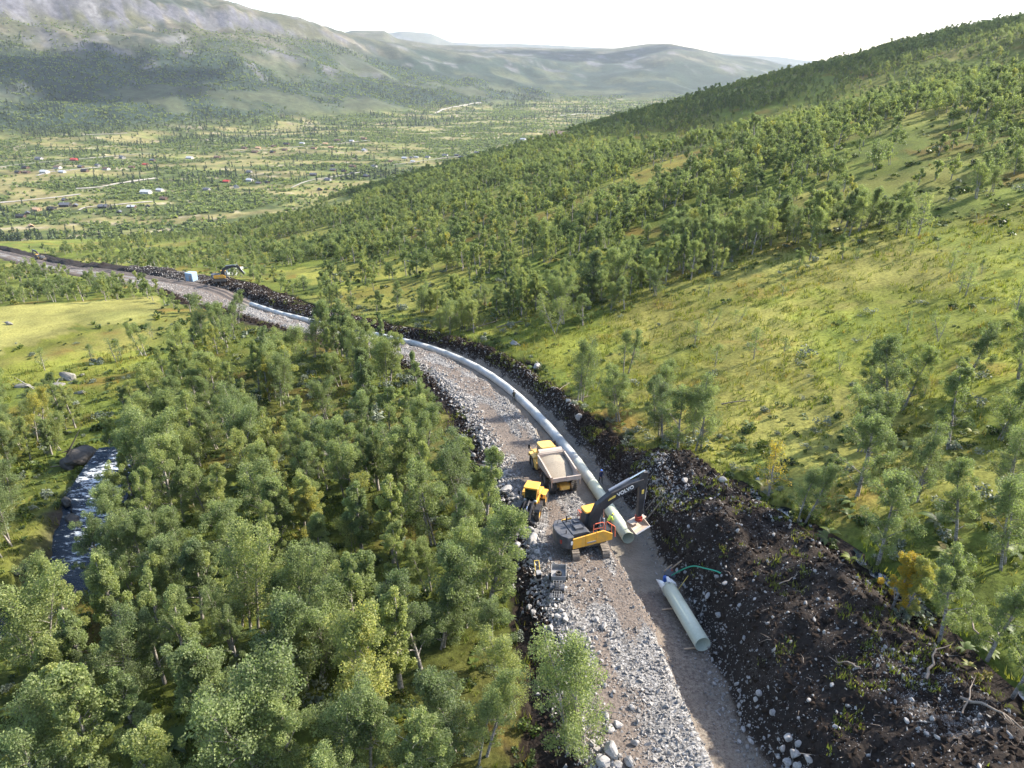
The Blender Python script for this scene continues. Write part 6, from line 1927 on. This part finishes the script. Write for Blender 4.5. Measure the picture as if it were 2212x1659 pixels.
def log(u, v, L, r, ang, label, branches=2, h=.15):
    p = at(u, v); rng = np.random.default_rng(int(u * 7 + v))
    tt = np.linspace(0, 1, 7)
    x = p[0] + np.cos(ang) * (tt - .5) * L + rng.normal(0, .06, 7); y = p[1] + np.sin(ang) * (tt - .5) * L + rng.normal(0, .06, 7)
    z = G(x, y) + h + .15 * np.sin(tt * 3)
    parts = [tube(np.stack([x, y, z], 1), r * np.linspace(1, .35, 7), 7)]
    root = link('fallen_trunk', mesh_np('fallen_trunk', *parts[0], M_WOODP, smooth=True)); tag(root, label, 'dead wood', 'bleached dead wood')
    for b in range(branches):
        f = rng.uniform(.45, .9); q = np.array([np.interp(f, tt, c) for c in (x, y, z)])
        d = np.array([math.cos(ang + rng.choice([-1, 1]) * .8), math.sin(ang + rng.choice([-1, 1]) * .8), .35]) * L * .3
        V, F = tube([q, q + d * .5 + rng.normal(0, .05, 3), q + d], [r * .45, r * .3, r * .12], 5)
        link('branch', mesh_np('branch', V, F, M_WOODP), root)
_LG = [(1245, 868, 4.5, .09, .5, 'bleached trunk lying just above the dark trench wall'), (1215, 840, 4.0, .08, .9, 'dead branch lying on the bank above the pipeline'), (1590, 872, 3.5, .1, -.2, 'curved pale dead branch in the bog below the lone birch'), (1040, 706, 7.0, .16, .5, 'pile of bare trunks at the upper rim of the dark cut'),
       (1105, 702, 6.0, .12, .05, 'pale trunk lying at the foot of the hillside wood'), (970, 700, 5.0, .12, 1.2, 'bare trunk slanting over the dark cut'), (2140, 1540, 3.2, .1, -1.0, 'forked bleached root at the bottom right beside the water'), (2090, 1510, 2.4, .06, .9, 'thin bleached root on the bank at the bottom right'),
       (2010, 1440, 3.6, .11, .9, 'spotted birch stem leaning out of the ditch'), (2095, 1345, 2.8, .07, 1.3, 'broken pale stem among the birches by the right edge'), (2040, 1290, 2.2, .05, .2, 'thin fallen stem in the grass right of the birches'), (500, 1235, 3.0, .09, .3, 'fallen trunk lying under the birches in the middle of the wood'),
       (1075, 1160, 4.5, .12, .15, 'dark fallen trunk at the clearing left of the loader'), (1700, 1260, 1.6, .06, .4, 'pale root on top of the peat bank'), (1620, 1070, 1.6, .07, .6, 'bleached root at the upper end of the peat bank'), (1830, 1440, 1.5, .06, 2.4, 'forked root in the middle of the peat bank'), (130, 1010, 3.5, .08, .1, 'bare trunk lying across the slab above the rapids')]
for a in _LG: log(*a)
# ------------------------------------------------------------------ cabins in the valley
ROOFS = {'black': (.025, .026, .03), 'dark grey': (.10, .105, .12), 'pale grey': (.42, .43, .45), 'tan': (.52, .33, .19), 'white': (.46, .46, .45), 'brown': (.13, .08, .055), 'red': (.42, .05, .04), 'turf-roofed': (.16, .17, .07)}
WALLS = {'black': (.03, .026, .024), 'brown': (.10, .06, .04), 'tan': (.34, .22, .13), 'white': (.5, .48, .45), 'grey': (.30, .29, .28), 'red': (.33, .05, .04)}
CM = {}
for k, c in ROOFS.items(): CM['r' + k] = simple_mat('roof_' + k.replace(' ', '_').replace('-', '_'), c, .7, dirt=.1)
for k, c in WALLS.items(): CM['w' + k] = simple_mat('wall_' + k, c, .8, dirt=.1)
def cabin_parts(L, W, H, pitch, wing):
    out = {}
    m = MB().prism([(-W / 2, 0), (-W / 2, H), (0, H + W / 2 * pitch), (W / 2, H), (W / 2, 0)], -L / 2, L / 2)
    if wing: m.box((W * .62, L * .12, H * .45), (W * .5, L * .4, H * .9))
    r = MB(); e = .7; t = .22
    for sg in (-1, 1):
        x0, z0 = 0, H + W / 2 * pitch; x1, z1 = sg * (W / 2 + e), H - e * pitch
        r.add([(x0, -L / 2 - e, z0), (x1, -L / 2 - e, z1), (x1, L / 2 + e, z1), (x0, L / 2 + e, z0), (x0, -L / 2 - e, z0 + t), (x1, -L / 2 - e, z1 + t), (x1, L / 2 + e, z1 + t), (x0, L / 2 + e, z0 + t)], [(0, 1, 2, 3), (7, 6, 5, 4), (0, 4, 5, 1), (3, 2, 6, 7), (1, 5, 6, 2)])
    if wing: r.box((W * .64, L * .12, H * .95), (W * .62, L * .46, .2), (0, .18, 0))
    w = MB()
    for k in (-.3, 0, .3):
        w.box((-W / 2 - .02, L * k, H * .55), (.08, 1.4, 1.2)); w.box((W / 2 + .02, L * k, H * .55), (.08, 1.4, 1.2))
    for k in (-.22, .22): w.box((W * k, -L / 2 - .02, H * .55), (1.3, .08, 1.2))
    c = MB().box((W * .12, L * .2, H + W / 2 * pitch + .3), (.8, .8, 1.2))
    return m, r, w, c
_proto = {}
def cabin(u, v, L, roof, wall, rz, label, group, wing=False):
    p = at(u, v, base_raw, 400, 4000)
    d = math.hypot(p[0], p[1])
    key = (round(L), wing)
    if key not in _proto:
        _proto[key] = cabin_parts(L, L * .62, L * .22 + .5, .55, wing)
    m, r, w, c = _proto[key]
    root = empty('cabin', (p[0], p[1], p[2] - .4), rz); tag(root, label, 'cabin', group)
    for nm, mb, mt in (('wall', m, CM['w' + wall]), ('roof', r, CM['r' + roof]), ('windows', w, GLASS), ('chimney', c, CM['wgrey'])):
        if nm == 'windows':
            k2 = (key, 'win')
            for i in range(0, len(mb.V), 8):
                kk = (key, 'win', i)
                if kk not in _proto:
                    o = MB(); o.V = mb.V[i:i + 8]; o.F = [tuple(q - i for q in f) for f in mb.F if min(f) >= i and max(f) < i + 8]
                    _proto[kk] = o.build('window', mt, root).data
                else: link('window', _proto[kk], root)
        else:
            kk = (key, nm, mt.name)
            if kk not in _proto: _proto[kk] = mb.build(nm, mt, root).data
            else: link(nm, _proto[kk], root)
    CLEAR.append((p[0], p[1] - 8, 15.0))
    return root
CLEAR = []
NEARC = [(80, 455, 15, 'tan', 'tan', 1.2, 1), (112, 453, 15, 'black', 'black', 1.3, 0), (142, 446, 19, 'dark grey', 'black', 1.5, 1), (163, 446, 13, 'dark grey', 'brown', .4, 0), (224, 449, 17, 'dark grey', 'black', 1.5, 1), (285, 449, 14, 'pale grey', 'brown', 1.5, 0),
         (320, 447, 10, 'black', 'black', .5, 0), (67, 490, 12, 'tan', 'black', .7, 0), (46, 470, 15, 'black', 'brown', 1.5, 0), (60, 462, 11, 'dark grey', 'brown', .6, 0), (354, 431, 14, 'brown', 'brown', 1.3, 1), (140, 433, 12, 'dark grey', 'brown', 1.0, 0), (258, 460, 11, 'dark grey', 'black', .3, 0)]
MIDC = [(540, 391, 16, 'pale grey', 'white', 1.2, 1), (539, 373, 14, 'dark grey', 'grey', 1.2, 0), (511, 406, 15, 'dark grey', 'white', .5, 0), (490, 394, 14, 'red', 'tan', 1.4, 0), (447, 411, 14, 'dark grey', 'grey', 1.3, 0), (316, 418, 20, 'white', 'white', 1.4, 0), (346, 413, 16, 'white', 'white', 1.2, 0),
        (559, 397, 12, 'dark grey', 'brown', 1.3, 0), (578, 395, 12, 'black', 'brown', .9, 0), (677, 379, 16, 'dark grey', 'black', 1.4, 1), (720, 369, 14, 'dark grey', 'brown', 1.2, 0), (719, 360, 12, 'black', 'black', .9, 0), (743, 371, 12, 'black', 'brown', 1.2, 0), (762, 361, 16, 'brown', 'brown', 1.3, 1),
        (761, 376, 12, 'black', 'black', .7, 0), (792, 382, 16, 'dark grey', 'black', .9, 0), (809, 361, 14, 'dark grey', 'white', 1.0, 0), (709, 390, 14, 'dark grey', 'grey', 1.2, 0), (691, 411, 12, 'black', 'black', .6, 0), (874, 343, 14, 'pale grey', 'white', 1.2, 0), (889, 342, 12, 'dark grey', 'grey', .8, 0), (900, 341, 12, 'pale grey', 'white', 1.2, 0),
        (924, 341, 14, 'dark grey', 'white', 1.1, 0), (962, 337, 15, 'dark grey', 'white', 1.2, 0), (987, 337, 13, 'dark grey', 'brown', 1.1, 0), (996, 341, 13, 'dark grey', 'black', .9, 0), (982, 352, 17, 'black', 'black', 1.4, 0), (892, 350, 12, 'pale grey', 'white', 1.3, 0), (916, 375, 15, 'dark grey', 'grey', 1.4, 0), (844, 350, 12, 'brown', 'tan', 1.4, 0), (1030, 331, 13, 'dark grey', 'brown', 1.3, 0), (1094, 322, 14, 'pale grey', 'white', .9, 0)]
FARC = [(85, 345, 20, 'dark grey', 'grey', 1.3, 0), (161, 347, 18, 'red', 'red', 1.4, 0), (125, 364, 18, 'brown', 'white', 1.3, 0), (56, 364, 17, 'black', 'brown', 1.2, 0), (40, 374, 15, 'black', 'brown', 1.2, 0), (58, 374, 15, 'brown', 'brown', 1.3, 0), (97, 374, 20, 'white', 'white', 1.3, 0), (175, 362, 16, 'dark grey', 'brown', 1.2, 0), (184, 371, 17, 'black', 'brown', 1.3, 0), (212, 359, 16, 'dark grey', 'grey', 1.0, 0),
        (230, 367, 17, 'brown', 'white', 1.2, 0), (285, 363, 14, 'brown', 'brown', 1.4, 0), (314, 357, 13, 'red', 'brown', 1.3, 0), (265, 342, 18, 'dark grey', 'grey', .9, 0), (135, 373, 15, 'pale grey', 'white', 1.3, 0), (330, 348, 15, 'dark grey', 'brown', 1.3, 0), (410, 343, 17, 'pale grey', 'white', 1.4, 0), (470, 342, 17, 'brown', 'brown', 1.4, 0), (729, 305, 18, 'brown', 'brown', 1.4, 0), (786, 301, 18, 'brown', 'tan', 1.3, 0), (703, 312, 16, 'tan', 'tan', 1.3, 0), (619, 313, 18, 'black', 'brown', 1.4, 0), (591, 318, 16, 'brown', 'brown', 1.2, 0),
        (653, 311, 15, 'pale grey', 'white', 1.3, 0), (678, 322, 16, 'brown', 'tan', 1.3, 0), (715, 320, 15, 'tan', 'brown', 1.2, 0), (589, 330, 16, 'black', 'brown', 1.1, 0), (551, 330, 17, 'brown', 'brown', 1.3, 0), (558, 321, 15, 'tan', 'tan', 1.4, 0), (528, 321, 15, 'brown', 'brown', 1.2, 0), (788, 326, 17, 'white', 'white', .7, 0), (615, 325, 15, 'brown', 'brown', 1.2, 0), (760, 306, 15, 'pale grey', 'white', 1.2, 0), (1210, 300, 22, 'tan', 'tan', 1.3, 0), (1130, 303, 18, 'pale grey', 'white', 1.1, 0)]
for lst, row in ((NEARC, 'nearest in the valley'), (MIDC, 'in the middle valley'), (FARC, 'far across the valley')):
    fam = {}
    for c in sorted(lst): fam.setdefault((c[3], c[4]), []).append(c)
    for (rf, wl), cs in fam.items():
        for j, (u, v, L, rf_, wl_, rz, wg) in enumerate(cs):
            lab = ('%s from left of the %s-walled %s-roof cabins %s' % (_ord[j], wl, rf.replace('turf-roofed', 'turf'), row)) if len(cs) > 1 else 'the %s-walled cabin with %s roof %s' % (wl, rf, row)
            cabin(u, v, L * .78, rf, wl, rz, lab, 'valley cabins ' + row, bool(wg))

# valley roads and gravel banks
VROAD = NT('valley_gravel'); _n = VROAD.noise(.2, 4, VROAD.pos()); VROAD.bsdf(VROAD.ramp(_n, [(.3, (.26, .235, .19)), (.7, (.40, .37, .32))]), .95); VROAD = VROAD.m
def valley_road(name, pts, w):
    P = _catmull(np.array([at(u, v, base_raw, 400, 9000)[:2] for u, v in pts]), 14)
    tg = np.gradient(P, axis=0); tg /= np.hypot(tg[:, 0], tg[:, 1])[:, None] + 1e-9
    nn = np.stack([tg[:, 1], -tg[:, 0]], 1)
    ww = w * (1 + .35 * noise(np.arange(len(P)) * .5, np.zeros(len(P)), 9))[:, None]
    A = P - nn * ww; B = P + nn * ww
    V = []
    for q in (A, B): V += [(q[i, 0], q[i, 1], float(z) + .9) for i, z in enumerate(base_raw(q[:, 0], q[:, 1]))]
    n = len(P)
    o = MB().add(V, [(i, i + 1, n + i + 1, n + i) for i in range(n - 1)]).build(name, VROAD); tag(o, kind='structure')
    for i in range(0, n, 3): CLEAR.append((P[i, 0], P[i, 1] - 6, 9.0 + w))
for pts, w in (([(-40, 440), (30, 436), (110, 428), (175, 420)], 5.5), ([(165, 408), (200, 406), (250, 398), (300, 390), (340, 385)], 7), ([(0, 362), (80, 352), (160, 345), (240, 338), (330, 332)], 3.2), ([(500, 330), (560, 325), (640, 318), (720, 312), (800, 303)], 4.0),
               ([(520, 295), (570, 291), (600, 289)], 5.0), ([(930, 248), (960, 236), (1000, 228), (1040, 222)], 8.0), ([(850, 356), (900, 350), (950, 343), (1010, 338)], 3.5), ([(630, 406), (665, 392), (710, 384), (780, 372)], 3.0), ([(170, 455), (190, 448), (260, 442), (330, 436)], 3.0), ([(80, 380), (110, 372), (150, 368), (215, 362)], 5.0), ([(1180, 252), (1260, 246), (1340, 244)], 10.0), ([(180, 292), (230, 290), (275, 288)], 4.0), ([(840, 278), (900, 274), (960, 270)], 3.0)):
    valley_road('valley_road', pts, w * .7)
build_valley_woods()
# ------------------------------------------------------------------ air
def build_haze():
    z0, z1 = -320.0, 900.0
    x0, x1, y0, y1 = -17800.0, 17800.0, -400.0, 18000.0
    V = [(x, y, z) for z in (z0, z1) for y in (y0, y1) for x in (x0, x1)]
    F = [(0, 2, 3, 1), (4, 5, 7, 6), (0, 1, 5, 4), (2, 6, 7, 3), (0, 4, 6, 2), (1, 3, 7, 5)]
    me = bpy.data.meshes.new('haze'); me.from_pydata(V, [], F); me.update()
    m = bpy.data.materials.new('haze'); m.use_nodes = True
    n = m.node_tree.nodes; n.clear()
    o = n.new('ShaderNodeOutputMaterial'); v = n.new('ShaderNodeVolumePrincipled')
    v.inputs['Color'].default_value = (.80, .89, 1.0, 1)
    v.inputs['Density'].default_value = 3.5e-5
    v.inputs['Anisotropy'].default_value = .25
    m.node_tree.links.new(v.outputs[0], o.inputs['Volume'])
    me.materials.append(m)
    ob = link('haze', me); tag(ob, 'pale bluish haze in the air of the valley', kind='stuff')
build_haze()

# ------------------------------------------------------------------ clouds overhead, out of the picture, that shade parts of the land
def cloud(target, height, sx, sy, seed):
    rng = np.random.default_rng(seed)
    L = height / sdir.z
    c = np.array(target, float) + np.array(sdir) * L
    m = bpy.data.meshes.new('cloud')
    import bmesh
    bm = bmesh.new()
    for k in range(26):
        a = rng.uniform(0, 6.28); q = math.sqrt(rng.uniform(0, 1))
        r = rng.uniform(.16, .36) * min(sx, sy)
        mt = Matrix.Translation((math.cos(a) * q * sx * .8, math.sin(a) * q * sy * .8, rng.uniform(-.1, .25) * min(sx, sy))) @ Matrix.Diagonal((r * 1.25, r * 1.1, r * .6, 1))
        bmesh.ops.create_icosphere(bm, subdivisions=3, radius=1.0, matrix=mt)
    for v in bm.verts:
        n = fbm(np.array([v.co.x / 60]), np.array([v.co.y / 60 + v.co.z / 70]), 3, seed)[0]
        v.co += v.normal * float(n) * 28
    bm.to_mesh(m); bm.free()
    m.materials.append(CLOUDM)
    o = link('cloud', m); o.location = c; tag(o, kind='structure')
CLOUDM = NT('cloud'); CLOUDM.bsdf((.9, .9, .9), 1.0, spec=0.0); CLOUDM = CLOUDM.m
cloud((-1500, 2750, 0), 1900, 520, 330, 1)
cloud((-2700, 2500, 0), 1900, 420, 260, 2)
cloud((640, 850, 110), 1700, 330, 210, 3)
cloud((230, 760, 0), 1700, 260, 190, 4)
cloud((700, 6300, 100), 2000, 700, 420, 5)
